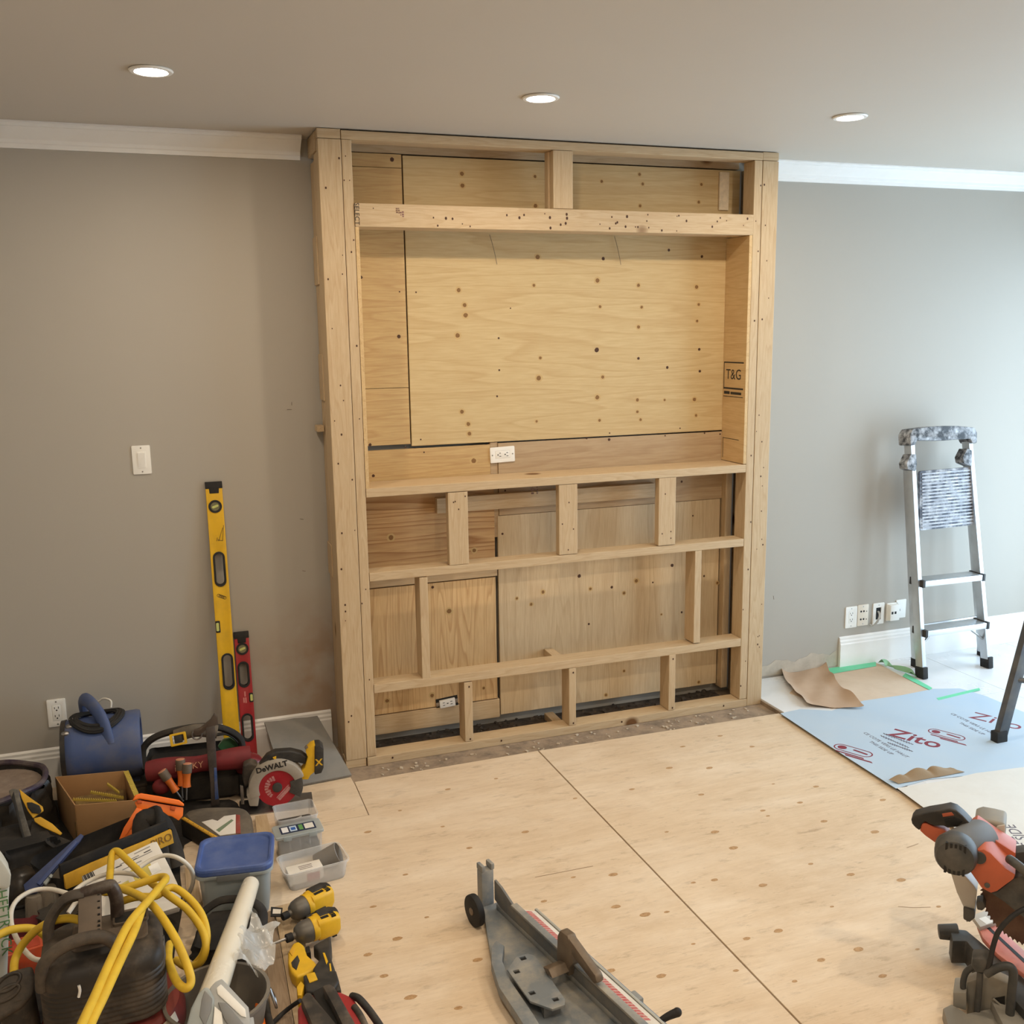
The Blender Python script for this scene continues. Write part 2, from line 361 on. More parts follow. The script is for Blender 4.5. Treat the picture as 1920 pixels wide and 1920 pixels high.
# floor sheets: each plywood sheet laid on the subfloor
def fsheet(poly, name, mat, z0, z1):
    o = MB().prism(poly, z0, z1).build(name, mat, fl, bevel=.0015, smooth=False, loc=(poly[0][0], poly[0][1], 0)); return o
fp = [fsheet([(.003, -.165), (.818, -.152), (.852, -2.6), (-2.39, -2.6), (-2.39, -.47), (.003, -.47)], 'plywood_sheet', m_floorply, -.0155, 0),
      fsheet([(.824, -.152), (2.052, -.17), (2.046, -.5), (2.015, -1.2), (2.0, -2.6), (.858, -2.6)], 'plywood_sheet', m_floorply, -.0155, 0),
      fsheet([(-2.39, .245), (-.02, .245), (.0, -.2), (.0, -.467), (-2.39, -.467)], 'plywood_sheet', m_floorply, -.0155, 0),
      fsheet([(-2.39, -2.606), (2.0, -2.606), (2.0, -6.19), (-2.39, -6.19)], 'plywood_sheet', m_floorply, -.0155, 0)]
# knots and scuffs printed in the veneer of the floor sheets
rk = random.Random(3); kb = MB()
for px, py in [(1078, 1497), (1185, 1480), (1255, 1440), (1330, 1440), (1315, 1490), (1250, 1560), (1340, 1560), (1450, 1470), (1440, 1530), (1500, 1505), (1375, 1590), (1430, 1520), (1530, 1475), (1545, 1540), (1150, 1640), (1075, 1645), (1155, 1700), (1210, 1715), (1300, 1655), (1340, 1650), (1250, 1710), (1430, 1660), (1460, 1745), (1520, 1620), (1560, 1700), (1595, 1640), (1640, 1560), (1655, 1500), (1690, 1650), (1720, 1780), (1760, 1700), (1655, 1830), (1610, 1780), (1540, 1800), (1490, 1840), (1145, 1820), (860, 1890), (895, 1800), (760, 1640), (700, 1700), (745, 1760), (800, 1720), (690, 1560), (750, 1520), (840, 1480), (930, 1460), (720, 1830), (770, 1870), (690, 1790), (1400, 1760), (1380, 1820), (1240, 1830), (1300, 1770), (1020, 1690), (985, 1560), (880, 1590), (830, 1550), (1350, 1380), (1410, 1400), (1280, 1400)]:
    p = G(px, py); r = rk.uniform(.004, .011)
    if -.003 < p.x-.824-(-p.y-.15)*.0138 < .012: continue
    kb.cur = 0; kb.add([(p.x+r*1.8*math.cos(2*PI*k/10)*rk.uniform(.8, 1.1), p.y+r*math.sin(2*PI*k/10), .0004) for k in range(10)], [tuple(range(10))])
ko = kb.build('knots', m_halo if 0 else plain('floor_knot', S(186, 150, 108), .8, dirt=.8, dcol=S(140, 106, 74), scale=120), fl, smooth=False, fix=False); ko['kind'] = 'stuff'
def fline(pix, w=.0012, nm='pencil_line'):
    P = [G(a, b_) for a, b_ in pix]; o = MB()
    for a, b_ in zip(P, P[1:]): d = (b_-a).normalized(); q = Vector((-d.y, d.x, 0))*w; o.add([a-q+Vector((0, 0, .0005)), a+q+Vector((0, 0, .0005)), b_+q+Vector((0, 0, .0005)), b_-q+Vector((0, 0, .0005))], [(0, 1, 2, 3)])
    return o.build(nm, plain('pencil_grey', S(140, 112, 84), .8), fl, smooth=False, fix=False)
fline([(1003, 1645), (1060, 1634), (1112, 1624)]); fline([(1684, 1700), (1712, 1702), (1745, 1701)]); fline([(1700, 1590), (1722, 1582)])
# raised tile floor on the right
m_tile = plain('marble_tile', S(226, 226, 226), .22, dirt=.35, dcol=S(190, 190, 192), scale=2.2)
TZ = .012
tb = MB().box((2.062, Y0+.01, -.0155), (X1-.005, YW-.005, .002)).build('tile_bed', m_sub, fl, smooth=False)
xs = [2.064, 2.66, 3.26, 3.86, 4.29]; ys = [.243, -.36, -.96, -1.56, -2.16, -2.76]
for i in range(len(xs)-1):
    for j in range(len(ys)-1):
        MB().box((xs[i]+.001, ys[j+1]+.001, .002), (xs[i+1]-.001, ys[j]-.001, TZ)).build('tile', m_tile, fl, bevel=.001, smooth=False)
# crown moulding, both sides of the frame
def moulding(name, prof, x0, x1, mat, yw, par=None):     # prof: (distance from wall, z)
    o = MB().loft([[(x, yw-a, z) for a, z in prof] for x in (x0, x1)]).build(name, mat, par, smooth=True, angle=25); return o
cp = [(.0005, 2.515), (.012, 2.515), (.014, 2.53), (.02, 2.533), (.022, 2.545), (.034, 2.555), (.052, 2.568), (.066, 2.578), (.07, 2.582), (.078, 2.583), (.08, 2.592), (.09, 2.594), (.09, 2.5995), (.0005, 2.5995)]
struct(moulding('trim_1', cp, X0+.001, -.035, m_trim, YW)); struct(moulding('trim_2', cp, 2.075, X1-.001, m_trim, YW))
bp_ = [(.0005, .0), (.018, .0), (.018, .07), (.0165, .076), (.0165, .125), (.013, .132), (.013, .142), (.009, .150), (.009, .160), (.0005, .168)]
struct(moulding('baseboard_left', bp_, X0+.001, -.02, m_trim, YW))
struct(moulding('baseboard_right', [(a, z+TZ+.0005) for a, z in bp_], WP(1572, 1220, .25).x, X1-.001, m_trim, YW))
# strip of bare wall where the base was pulled off, with its paint ledge
bs = MB(); xa, xb = 2.07, WP(1570, 1220, .25).x
n = 26
bs.sheet(lambda u, v: (xa+(xb-xa)*u, YW-.0012, .02+(.075+.03*u+.012*math.sin(u*19)+.006*math.sin(u*53)-.02)*v), n, 2, .001)
struct(bs.build('trim_3', plain('bare_plaster', S(196, 186, 170), .9, dirt=.7, dcol=S(160, 150, 135), scale=9), smooth=False), 'bare plaster strip where the baseboard was pulled off')

# ---------------------------------------------------------------- recessed lights
m_lens = emit('lamp_lens', (1, .93, .82, 1), 60)
def pot(x, y, label, watt):
    t = thing('recessed_light', label, 'ceiling light', (x, y, CH), group='recessed ceiling lights')
    MB().lathe([(.046, -.0005), (.062, -.0005), (.064, -.003), (.060, -.007), (.049, -.0075), (.046, -.004)], 40, caps=(False, False)).build('trim_ring', m_white, t)
    MB().lathe([(.001, -.0035), (.0465, -.0035), (.0465, -.0015), (.001, -.0015)], 40).build('lens', m_lens, t)
    l = bpy.data.lights.new('lamp_glow', 'AREA'); l.shape = 'DISK'; l.size = .09; l.energy = watt; l.color = POT_C
    lo = bpy.data.objects.new('lamp_glow', l); COL.objects.link(lo); lo.parent = t; lo.location = (0, 0, -.0085)
    return t
for (x, y), lb in zip([G(283, 131, CH)[:2], G(1014, 182, CH)[:2], G(1594, 218, CH)[:2]],
        ('lit recessed ceiling light above the bare wall with the light switch', 'lit recessed ceiling light in front of the middle of the timber frame', 'lit recessed ceiling light above the bare wall with the stepladder')):
    pot(x, y, lb, POT_W)
for x in (-.59, .65, 1.88):
    for y in (-2.95, -5.1): pot(x, y, 'lit recessed ceiling light further back in the room', POT_BACK)

# ---------------------------------------------------------------- timber frame of the new media wall
fr = thing('timber_wall_frame', 'floor to ceiling timber stud frame with plywood backing against the wall', 'wall frame', (1.033, .1, -.0155))
def member(name, x0, x1, y0, y1, z0, z1, mat, bev=.0025, lean=0.):
    c = ((x0+x1)/2, (y0+y1)/2, (z0+z1)/2); hx, hy, hz = (x1-x0)/2, (y1-y0)/2, (z1-z0)/2
    o = MB().box((-hx, -hy, -hz), (hx, hy, hz)).build(name, mat, fr, bevel=bev, smooth=False)
    o.location = Vector(c)-Vector((1.033, .1, -.0155))
    if lean: o.rotation_euler = (0, lean, 0)
    return o
Z = m_lumz; Xm = m_lumx
member('post', 0, .089, 0, .038, .022, 2.560, Z); member('post', 1.984, 2.066, 0, .038, -.0155, 2.560, Z)
member('block', -.001, .089, .001, .039, 2.562, 2.598, Xm); member('block', 1.983, 2.066, .001, .039, 2.562, 2.597, Xm)
member('block', -.002, .086, .002, .085, -.0155, .021, Xm)
member('stud', .091, .130, .0005, .0895, .0245, 2.560, Z); member('stud', 1.941, 1.981, .0005, .0895, .0245, 2.560, Z)
member('top_plate', .0905, 1.9815, -.001, .088, 2.561, 2.594, Xm)
member('stud', .002, .040, .045, .134, .022, 2.52, Z); member('stud', .004, .042, .150, .239, -.0155, 2.50, Z)
member('block', -.004, .034, .050, .238, 2.522, 2.595, m_lumy)
for z in (.80, 1.55, 2.02): member('block', -.002, .004, .134, .235, z, z+.14+.05*(z > 1), Z)
member('block', -.03, .0, .17, .238, 1.42, 1.445, m_lumy)
member('stud', 2.024, 2.062, .045, .134, -.0155, 2.55, Z); member('stud', 2.022, 2.060, .150, .239, -.0155, 2.55, Z)
member('header', .132, 1.9395, -.003, .035, 2.236, 2.325, Xm)
member('header', .134, 1.938, .036, .125, 2.237, 2.275, Xm)
member('stud', .970, 1.059, 0, .038, 2.3265, 2.5595, Z); member('stud', .962, 1.067, .040, .078, 2.28, 2.5595, Z)
member('rail', .1315, 1.9395, -.001, .194, 1.155, 1.192, Xm, lean=.0016)
member('rail', .1315, 1.9395, 0, .089, .798, .835, Xm, lean=.002)
member('rail', .1315, 1.9395, 0, .089, .303, .342, Xm, lean=.005)
member('bottom_plate', .0905, 1.981, -.003, .087, -.0155, .0225, Xm)
for a, b in ((.480, .568), (.988, 1.077), (1.482, 1.570)): member('stud', a, b, .0, .038, .837, 1.1535, Z)
for a, b, l in ((.345, .381, -.012), (1.677, 1.712, .012)): member('stud', a, b, .0, .089, .3445, .796, Z, lean=0)
for a, b in ((.532, .570), (1.033, 1.068), (1.548, 1.583)): member('stud', a, b, .0, .089, .024, .3015, Z)
member('block', .985, 1.03, .09, .195, .305, .343, m_lumy); member('block', .985, 1.03, .09, .195, -.0155, .0225, m_lumy)
# niche cheeks and plywood backing, each board its own piece
member('plywood_panel', 1.924, 1.9395, .0, .196, 1.1935, 2.2355, m_plyside, .001); member('plywood_panel', .1315, .1465, .0, .196, 1.1935, 2.2355, m_plyside, .001)
YB = .197
back = [(.1, .373, 2.495, 2.548, m_plygold), (.1, .373, 1.592, 2.493, m_plygold), (.1, .373, 1.347, 1.590, m_plygold), (.379, 1.99, 1.337, 2.545, m_ply),
        (.1, .737, 1.132, 1.326, m_plygold), (.775, 1.99, 1.0, 1.330, m_plyrose), (.1, .752, .80, 1.13, m_plylow), (.1, .752, .130, .715, m_plygoldv), (.767, 1.925, .045, .998, m_plygrey)]
panels = [member('plywood_panel', a, b, YB, YB+.015, c, d, m, .001) for a, b, c, d, m in back]
member('block', .738, .774, YB+.004, YB+.03, .9, 1.335, m_plyrose)
member('blocking', .1, .76, YB-.004, YB+.034, .720, .796, Xm); member('blocking', .1, .762, YB-.002, YB+.034, .035, .125, Xm)
_a, _b = WP(819, 938, .158), WP(1228, 910, .158)
member('blocking', _a.x, _b.x, .158, .196, 1.037, 1.105, Xm)
member('stud', 1.932, 1.968, .16, .235, .03, 1.15, Z)
member('blocking', .1, 1.99, .205, .24, 2.552, 2.59, Xm)
member('gusset', 1.875, 1.925, .185, .1955, 2.365, 2.535, plain('torn_white_board', S(226, 208, 180), .8, dirt=.4, scale=30), .002)
# rubble left in the cavity behind the bottom plate
rb = MB(); rr_ = random.Random(5)
rb.box((.14, .09, -.0154), (1.93, .245, -.010))
for i in range(150):
    x, y, r = rr_.uniform(.15, 1.92), rr_.uniform(.095, .24), rr_.uniform(.004, .012); a = rr_.random()*6
    rb.box((-r, -r*.7, -.004), (r, r*.7, r*.7), Matrix.Translation((x, y, -.008)) @ Matrix.Rotation(a, 4, 'Z') @ Matrix.Rotation(a*.7, 4, 'X'))
ro = rb.build('rubble', m_dirt, fl, smooth=False); ro['kind'] = 'stuff'
rb = MB()
for i in range(70):
    x, y, r = rr_.uniform(.1, 2.04), rr_.uniform(-.14, -.02), rr_.uniform(.003, .008); a = rr_.random()*6
    rb.box((-r, -r*.6, -.001), (r, r*.6, r*.5), Matrix.Translation((x, y, -.0145)) @ Matrix.Rotation(a, 4, 'Z'))
ro = rb.build('debris', plain('plaster_crumbs', S(196, 180, 158), .9), fl, smooth=False); ro['kind'] = 'stuff'
# knots: brown discs with a pale halo, flush in the veneer
def knots(par, pts, y, grain=1.0):
    kb = MB(); inv = Vector((1.033, .1, -.0155))
    for px, py, r, dark in pts:
        p = WP(px, py, y)-inv; r *= .0022
        for rad, c, dy in ((r*1.75, 1, .0004), (r, 2 if dark else 0, .0007)):
            if c == 1 and dark: continue
            kb.cur = c; n = 12; ph = rk.random()*6
            kb.add([(p.x+rad*math.cos(2*PI*k/n)*rk.uniform(.9, 1.1), p.y-dy, p.z+rad*math.sin(2*PI*k/n)*rk.uniform(.9, 1.1)) for k in range(n)], [tuple(range(n))])
    o = kb.build('knots', [m_knot, m_halo, m_knotd], par, smooth=False, fix=False); o['kind'] = 'stuff'; return o
KP = [(866, 326, 4, 0), (867, 348, 4, 0), (1003, 331, 3, 0), (1128, 340, 3, 0), (1199, 327, 3, 0), (1205, 345, 3, 0), (1315, 346, 3, 0), (1310, 379, 3, 0), (1200, 386, 3, 0), (1004, 386, 4, 0), (1008, 482, 4.5, 0), (1131, 485, 3.5, 1), (1254, 469, 3, 1), (1316, 481, 3, 1), (860, 544, 4, 0), (871, 572, 4, 0), (873, 591, 4.5, 0), (858, 629, 4.5, 0), (1001, 535, 3, 0), (1120, 526, 4.5, 0), (1197, 535, 3.5, 0), (1306, 538, 4, 0), (1125, 575, 3, 0), (1203, 576, 3, 0), (1197, 613, 3.5, 0), (1310, 571, 3, 0), (1307, 602, 3, 0), (1119, 656, 5, 1), (1197, 672, 3, 1), (1251, 689, 3, 1), (1311, 655, 3, 1), (1312, 696, 3, 1), (1013, 671, 3, 0), (1010, 709, 5, 0), (1130, 707, 3.5, 0), (866, 772, 4, 0), (878, 795, 4, 0), (880, 813, 4, 0), (1006, 790, 2.5, 0), (1120, 745, 4.5, 0), (1195, 750, 3.5, 0), (1246, 750, 2.5, 0), (1302, 749, 4, 0), (1195, 772, 3, 0), (1201, 787, 3, 0), (1305, 779, 3, 0), (1124, 788, 3, 0), (935, 634, 2, 1), (936, 694, 2, 1), (932, 743, 2, 1), (957, 578, 1.5, 1), (789, 824, 1.6, 1), (780, 548, 1.6, 1), (1275, 803, 1.6, 1), (1143, 812, 1.6, 1)]
kn = knots(fr, [(a, b, c, d) for a, b, c, d in KP]+[(735, 299, 4, 1), (748, 631, 3.5, 1), (694, 834, 3, 1), (760, 839, 1.6, 1), (677, 520, 3, 1), (749, 547, 1.6, 1), (888, 864, 5, 0), (700, 892, 3, 1), (795, 848, 1.6, 1), (733, 1008, 5, 0), (889, 1032, 4, 0), (842, 1146, 5, 0), (811, 1101, 3, 1), (726, 1314, 4, 0), (810, 1304, 4, 0), (907, 1290, 3, 0), (1086, 1080, 4, 1), (1260, 1060, 4, 1), (1107, 1104, 3, 0), (1147, 1101, 3, 1), (1193, 1089, 4, 0), (1170, 1112, 3, 0), (1018, 1110, 3.5, 0), (1224, 1092, 2, 1), (1104, 1170, 2.5, 1), (1278, 1148, 2.5, 1), (1345, 1093, 3, 0), (1320, 1080, 2.5, 1), (1170, 1258, 2.5, 0), (1310, 1279, 3, 0), (1136, 1303, 3, 0), (942, 1001, 2.5, 1), (969, 1122, 2.5, 0), (996, 1133, 3, 0), (1278, 903, 2.5, 1), (1299, 967, 2, 1), (1240, 1152, 2, 0), (1142, 824, 3, 1), (1321, 812, 2, 1), (1100, 822, 2, 1), (1350, 814, 2, 1), (1247, 817, 1.6, 1), (947, 920, 2, 1)], YB)
# pencilled and stamped marks
def M_face(p, s=1.): return frame(p, (1, 0, 0), (0, 0, 1))       # text lying in the x-z plane, facing the room
inv0 = Vector((1.033, .1, -.0155))
def stamp(body, px, py, y, size, rot=0., mat=m_ink):
    p = WP(px, py, y); return text('stamp', body, size, Matrix.Translation((0, -.0006, 0)) @ M_face(p) @ Matrix.Rotation(rot, 4, 'Z'), mat, fr, world=True)
stamp('SELECT', 669, 401, -.003, .026, -PI/2, m_ink); 
m_ink2 = plain('faded_ink', S(120, 88, 74), .7)
def smudge(px, py, y, marks, mat=None):      # worn grade stamp: only blots are left of it
    p = WP(px, py, y); o = MB(Matrix.Translation((0, -.0006, 0)) @ M_face(p))
    for x, z, w, h in marks: o.box((x, z, -.0001), (x+w, z+h, .0003))
    q = o.build('worn_stamp', mat or m_ink2, fr, world=True, smooth=False); q['kind'] = 'stuff'; return q
smudge(742, 392, -.003, [(0, 0, .006, .004), (.007, .001, .007, .003), (.0, -.008, .004, .006), (.006, -.007, .003, .005), (.011, -.009, .004, .007), (.001, -.015, .007, .005), (.010, -.016, .006, .004)])
smudge(750, 400, -.003, [(0, 0, .006, .005), (.008, .002, .007, .006), (.008, -.007, .007, .006), (.001, -.008, .004, .004), (.009, -.014, .006, .005)], plain('purple_ink', S(124, 84, 84), .7))
smudge(995, 916, .158, [(0, 0, .010, .004), (0, -.006, .009, .004), (0, -.012, .010, .004), (.013, -.008, .012, .004), (.013, -.003, .004, .005), (.028, .002, .006, .005), (.028, -.009, .006, .005), (.002, -.026, .013, .007), (.028, -.018, .006, .005), (.028, -.026, .006, .005)])
# T&G stamp on the right cheek (faces -x)
pc = Vector((1.924, .103, 1.606)); Mc = frame(pc-Vector((.0006, 0, 0)), (0, -1, 0), (0, 0, 1))
text('stamp', 'T&G', .068, Mc, m_ink, fr, world=True)
mk = MB(Mc)
for a, b, c, d in ((-.085, .085, .055, .061), (-.085, .085, -.068, -.060), (-.085, -.081, -.07, .06), (-.085, .085, -.104, -.101)): mk.box((a, c, -.0001), (b, d, .0004))
mk.box((-.08, -.092, -.0001), (-.03, -.078, .0003)).box((-.022, -.092, -.0001), (.07, -.080, .0003)).box((-.08, -.305, -.0001), (.06, -.3025, .0004)).box((-.08, -.40, -.0001), (-.077, -.3, .0004))
mk.build('stamp_lines', m_ink, fr, world=True, smooth=False)
for px, py in ((918, 440), (1152, 443)):      # short wire ends poking through
    p = WP(px, py, .19); MB().tube([p, p+Vector((.008, -.004, -.03)), p+Vector((.018, -.006, -.07)), p+Vector((.03, -.006, -.125))], .0012, 6).build('wire_end', plain('wire_grey', S(120, 104, 84), .6), fr, world=True)
# screw heads and nail holes along the studs
sh = MB(); r2 = random.Random(11)
def hole(x, y, z, r=.0035): sh.add([(x-1.033+r*math.cos(2*PI*k/8), y-.1, z+.0155+r*1.3*math.sin(2*PI*k/8)) for k in range(8)], [tuple(range(8))])
for i in range(20): hole(r2.uniform(.01, .08), -.0006, r2.uniform(.05, 2.5), r2.uniform(.002, .004)); hole(r2.uniform(1.99, 2.06), -.0006, r2.uniform(.05, 2.5), r2.uniform(.002, .004))
for i in range(10): hole(r2.uniform(.095, .127), -.0002, r2.uniform(.05, 2.5), r2.uniform(.002, .004)); hole(r2.uniform(1.945, 1.978), -.0002, r2.uniform(.05, 2.5), r2.uniform(.002, .004))
for i in range(40): hole(r2.uniform(.15, 1.92), -.0036, r2.uniform(2.245, 2.315), r2.uniform(.002, .0055))
for a, b in ((.480, .568), (.988, 1.077), (1.482, 1.570)):
    for i in range(4): hole(r2.uniform(a+.01, b-.01), -.0006, r2.uniform(.85, 1.14), .003)
for z in (.035, .28): 
    for x in (.551, 1.05, 1.565): hole(x+.004, -.0006, z, .004)
for x in (.2, .7, 1.3, 1.85): hole(x, -.004, .006, .004)
so = sh.build('nail_heads', m_knotd, fr, smooth=False, fix=False); so['kind'] = 'stuff'

# ---------------------------------------------------------------- wall plates
def slots(mb, x, y, w=.007):
    mb.box((x-.0085, .0065, y), (x-.0062, .0072, y+.009)).box((x+.0062, .0065, y+.001), (x+.0085, .0072, y+.0085)).prism(circ(.003, 10), -.0072, -.0065, Matrix(((1, 0, 0, x), (0, 0, -1, 0), (0, 1, 0, y-.006), (0, 0, 0, 1))))
def plate(p, kind, label, cat, name, yw=YW, rot=0., mat=None, w=.070, h=.116):
    """p: centre on the wall; local x right, y out of the wall, z up"""
    M = Matrix.Rotation(PI, 4, 'Z')
    t = thing(name, label, cat, p, rot=(0, rot, 0))
    R = Matrix(((-1, 0, 0, 0), (0, -1, 0, 0), (0, 0, 1, 0), (0, 0, 0, 1)))
    mat = mat or m_white
    holes = {'decora': [rrect(.034, .068, .002, 2)], 'cable': [rrect(.034, .068, .002, 2)]}.get(kind, [])
    Mf = Matrix(((-1, 0, 0, 0), (0, 0, -1, 0), (0, 1, 0, 0), (0, 0, 0, 1)))      # local xy -> wall face
    if holes: MB(Mf).holed(rrect(w, h, .004, 3), holes, .0, .0055).build('cover_plate', mat, t, bevel=.0012)
    else: MB(Mf).prism(rrect(w, h, .004, 3), .0, .0055).build('cover_plate', mat, t, bevel=.0012)
    if kind != 'surface':
        for z in (-.048, .048): MB(Mf).prism(circ(.003, 10, 0, z), .0055, .0062).build('screw', m_steel, t)
    if kind == 'decora':
        MB(Mf).prism(rrect(.033, .067, .002, 2), .0, .0062).build('receptacle', mat, t, bevel=.0006)
        s = MB(Mf)
        for z in (.018, -.016):
            s.box((-.0085, z, .0062), (-.006, z+.009, .0066)).box((.006, z, .0062), (.0085, z+.008, .0066)).prism(circ(.003, 10, 0, z-.006), .0062, .0066)
        s.build('socket_slots', m_slot, t, smooth=False)
    return t, Mf
o1 = WP(107, 1336, YW); plate((o1.x, YW, o1.z), 'decora', 'white double outlet plate low on the wall beside the blue drum fan', 'outlet', 'wall_outlet')
o2 = WP(265.5, 862, YW); t, Mf = plate((o2.x, YW, o2.z), 'switch', 'white rocker light switch on the bare wall above the yellow level', 'light switch', 'light_switch')
MB(Mf).prism(rrect(.034, .068, .002, 2), .0055, .0068).build('rocker_frame', m_white, t, bevel=.0005)
MB(Mf).loft([[(x, y, .0068) for x, y in rrect(.028, .06, .002, 2)], [(x, y, .0085+y*.04) for x, y in rrect(.027, .058, .002, 2)]]).build('rocker', m_white, t)
q = WP(1595, 1157, YW); plate((q.x, YW, q.z), 'decora', 'white double outlet plate at the row end nearest the timber frame', 'outlet', 'wall_outlet', w=.074, h=.118)
q = WP(1617, 1153, YW); t, Mf = plate((q.x, YW, q.z), 'jack', 'beige plate with four jack holes between two white plates', 'jack plate', 'jack_plate', mat=m_cream, w=.07, h=.118)
for x, z in ((-.004, .022), (.014, .022), (-.004, -.022), (.014, -.022)): MB(Mf).prism(circ(.0055, 12, x, z), .0055, .0062).build('jack_hole', m_slot, t)
for z in (.02, -.024): MB(Mf).prism(circ(.003, 10, -.022, z), .0055, .0062).build('jack_hole', m_slot, t)
q = WP(1646, 1150, YW); t, Mf = plate((q.x, YW, q.z), 'cable', 'white plate with an open centre and grey cables coming out', 'cable plate', 'cable_plate', w=.074, h=.118)
MB(Mf).prism(rrect(.033, .067, .002, 2), .0, .0006).build('opening', m_slot, t)
for k in range(3): MB(Mf).tube([(-.004+k*.004, .012, .001), (.0+k*.004, .0, .02), (.014+k*.004, -.022, .03), (.026+k*.005, -.05, .022), (.042+k*.004, -.058-k*.003, .014), (.062, -.05, .012)], .0026, 8).build('cable', plain('grey_cable', S(176, 172, 164), .5), t)
q = WP(1668, 1147, YW); t, Mf = plate((q.x+.012, YW, q.z), 'surface', 'white surface box with two square jack ports', 'jack box', 'jack_box', w=.072, h=.10)
MB(Mf).rbox(.064, .092, .0055, .03, .004, top=.94).build('box_cover', m_white, t, bevel=.001)
MB(Mf).box((-.008, -.006, .03), (.004, .008, .0306)).box((.012, -.006, .03), (.024, .008, .0306)).build('ports', m_slot, t, smooth=False)
q = WP(1687, 1141, YW); t, Mf = plate((q.x+.004, YW, q.z), 'surface', 'flat white plate with a single square jack port', 'jack box', 'jack_box', w=.066, h=.104)
MB(Mf).box((.006, -.012, .0055), (.018, .0, .0062)).build('port', m_slot, t, smooth=False)
# outlets of the new frame
q = WP(941.5, 852, YB); plate((q.x, YB-.0005, q.z), 'decora', 'white double outlet turned sideways on the plywood of the niche', 'outlet', 'wall_outlet', rot=PI/2-.03)
q = WP(838, 1317, YB); t = thing('bare_outlet', 'white outlet without cover plate in a cut-out of the lower plywood', 'outlet', (q.x, YB-.0005, q.z), rot=(0, -.08, 0))
MB().box((-.052, -.0012, -.026), (.052, .0, .026)).build('box_opening', m_slot, t, smooth=False)
MB().box((-.037, -.012, -.0185), (.037, -.001, .0185)).build('receptacle', m_white, t, bevel=.0015)
s = MB()
for x in (-.018, .018): s.box((x-.005, -.0126, .005), (x+.005, -.0119, .0075)).box((x-.005, -.0126, -.0075), (x+.005, -.0119, -.005))
s.box((-.004, -.0126, -.002), (.004, -.0119, .002)); s.build('socket_slots', m_slot, t, smooth=False)
for a in (-.052, .038): MB().box((a, -.004, -.010), (a+.014, -.001, .010)).build('mounting_strap', m_steel, t, bevel=.001)

# ---------------------------------------------------------------- paper, sheets and tape on the right
def flat_sheet(pix, z, name, mat, label, cat, th=.0012, wav=.0, grid=None, group=None):
    P = [G(a, b, z) for a, b in pix]; c = sum(P, Vector())/len(P)
    bm = bmesh.new(); vs = [bm.verts.new(p-c+Vector((0, 0, 0))) for p in P]; bm.faces.new(vs)
    bmesh.ops.triangulate(bm, faces=bm.faces[:]); bmesh.ops.subdivide_edges(bm, edges=bm.edges[:], cuts=5, use_grid_fill=True)
    for v in bm.verts: v.co.z = wav*(math.sin(v.co.x*23+v.co.y*9)*.5+math.sin(v.co.y*31-v.co.x*7)*.5+1)*.5
    r = bmesh.ops.extrude_face_region(bm, geom=bm.faces[:])
    for g in r['geom']:
        if isinstance(g, bmesh.types.BMVert): g.co.z += th
    bmesh.ops.recalc_face_normals(bm, faces=bm.faces[:])
    me = bpy.data.meshes.new(name); bm.to_mesh(me); bm.free(); me.materials.append(mat)
    o = bpy.data.objects.new(name, me); COL.objects.link(o); o.location = c; tag(o, label, cat, group); TM[o.name] = Matrix.Translation(c); return o
m_kraft = plain('kraft_paper', S(206, 184, 160), .8, dirt=.4, dcol=S(180, 154, 130), scale=6, bump=.25)
m_kraftd = plain('kraft_paper_brown', S(186, 158, 132), .8, dirt=.4, dcol=S(164, 136, 112), scale=6, bump=.25)
m_zito = plain('floor_film_skylit', S(178, 196, 212), .55, dirt=.4, dcol=S(196, 204, 210), scale=4, bump=.12)  # blue of the sky light is put into the colour of this film
m_zito2 = plain('floor_film_white', S(216, 212, 204), .6, dirt=.5, dcol=S(196, 188, 176), scale=3, bump=.12)
m_tape = plain('green_tape', S(110, 206, 160), .6, dirt=.2, dcol=S(150, 220, 186), scale=20, bump=.1)
m_logo = plain('logo_red', S(128, 44, 58), .6)
m_logot = plain('print_grey', S(96, 88, 98), .6)
flat_sheet([(1530, 1250), (1630, 1238), (1650, 1246), (1690, 1268), (1748, 1292), (1700, 1306), (1620, 1316), (1560, 1330), (1480, 1300)], TZ, 'kraft_paper', m_kraft, 'flat tan paper sheet taped to the tiles under the curled brown piece', 'paper sheet', wav=.0)
zs = flat_sheet([(1463, 1338), (1500, 1330), (1560, 1333), (1620, 1314), (1690, 1304), (1750, 1292), (1800, 1291), (1850, 1306), (1925, 1338), (2010, 1375), (2010, 1425), (1925, 1439), (1810, 1455), (1740, 1462), (1680, 1479), (1622, 1442), (1552, 1397)], TZ+.0013, 'printed_floor_film', m_zito, 'printed floor film, blue sky light put into its colour, with a red logo lying between ladder and plywood', 'floor film')
z2 = flat_sheet([(1682, 1478), (1760, 1466), (1830, 1450), (1925, 1438), (2010, 1428), (2400, 1700), (2300, 1900), (1960, 1680), (1850, 1592), (1735, 1517)], TZ+.0028, 'printed_floor_film', m_zito2, 'whitish printed floor film under the mitre saw, next to the plywood edge', 'floor film')
def onfilm(body, px, py, z, size, ang, mat, par, name='lettering', shear=0., bold=0.):
    p = G(px, py, z); return text(name, body, size, Matrix.Translation(p) @ Matrix.Rotation(ang, 4, 'Z'), mat, par, world=True, font_shear=shear, bold=bold)
ZL = TZ+.0028
def along(a, b, z=ZL): d = G(*b, z)-G(*a, z); return math.atan2(d.y, d.x), d.length
an, ln = along((1668, 1372), (1757, 1396))
onfilm('Zito', 1716, 1385, ZL, ln*.62, an, m_logo, zs, bold=.002)
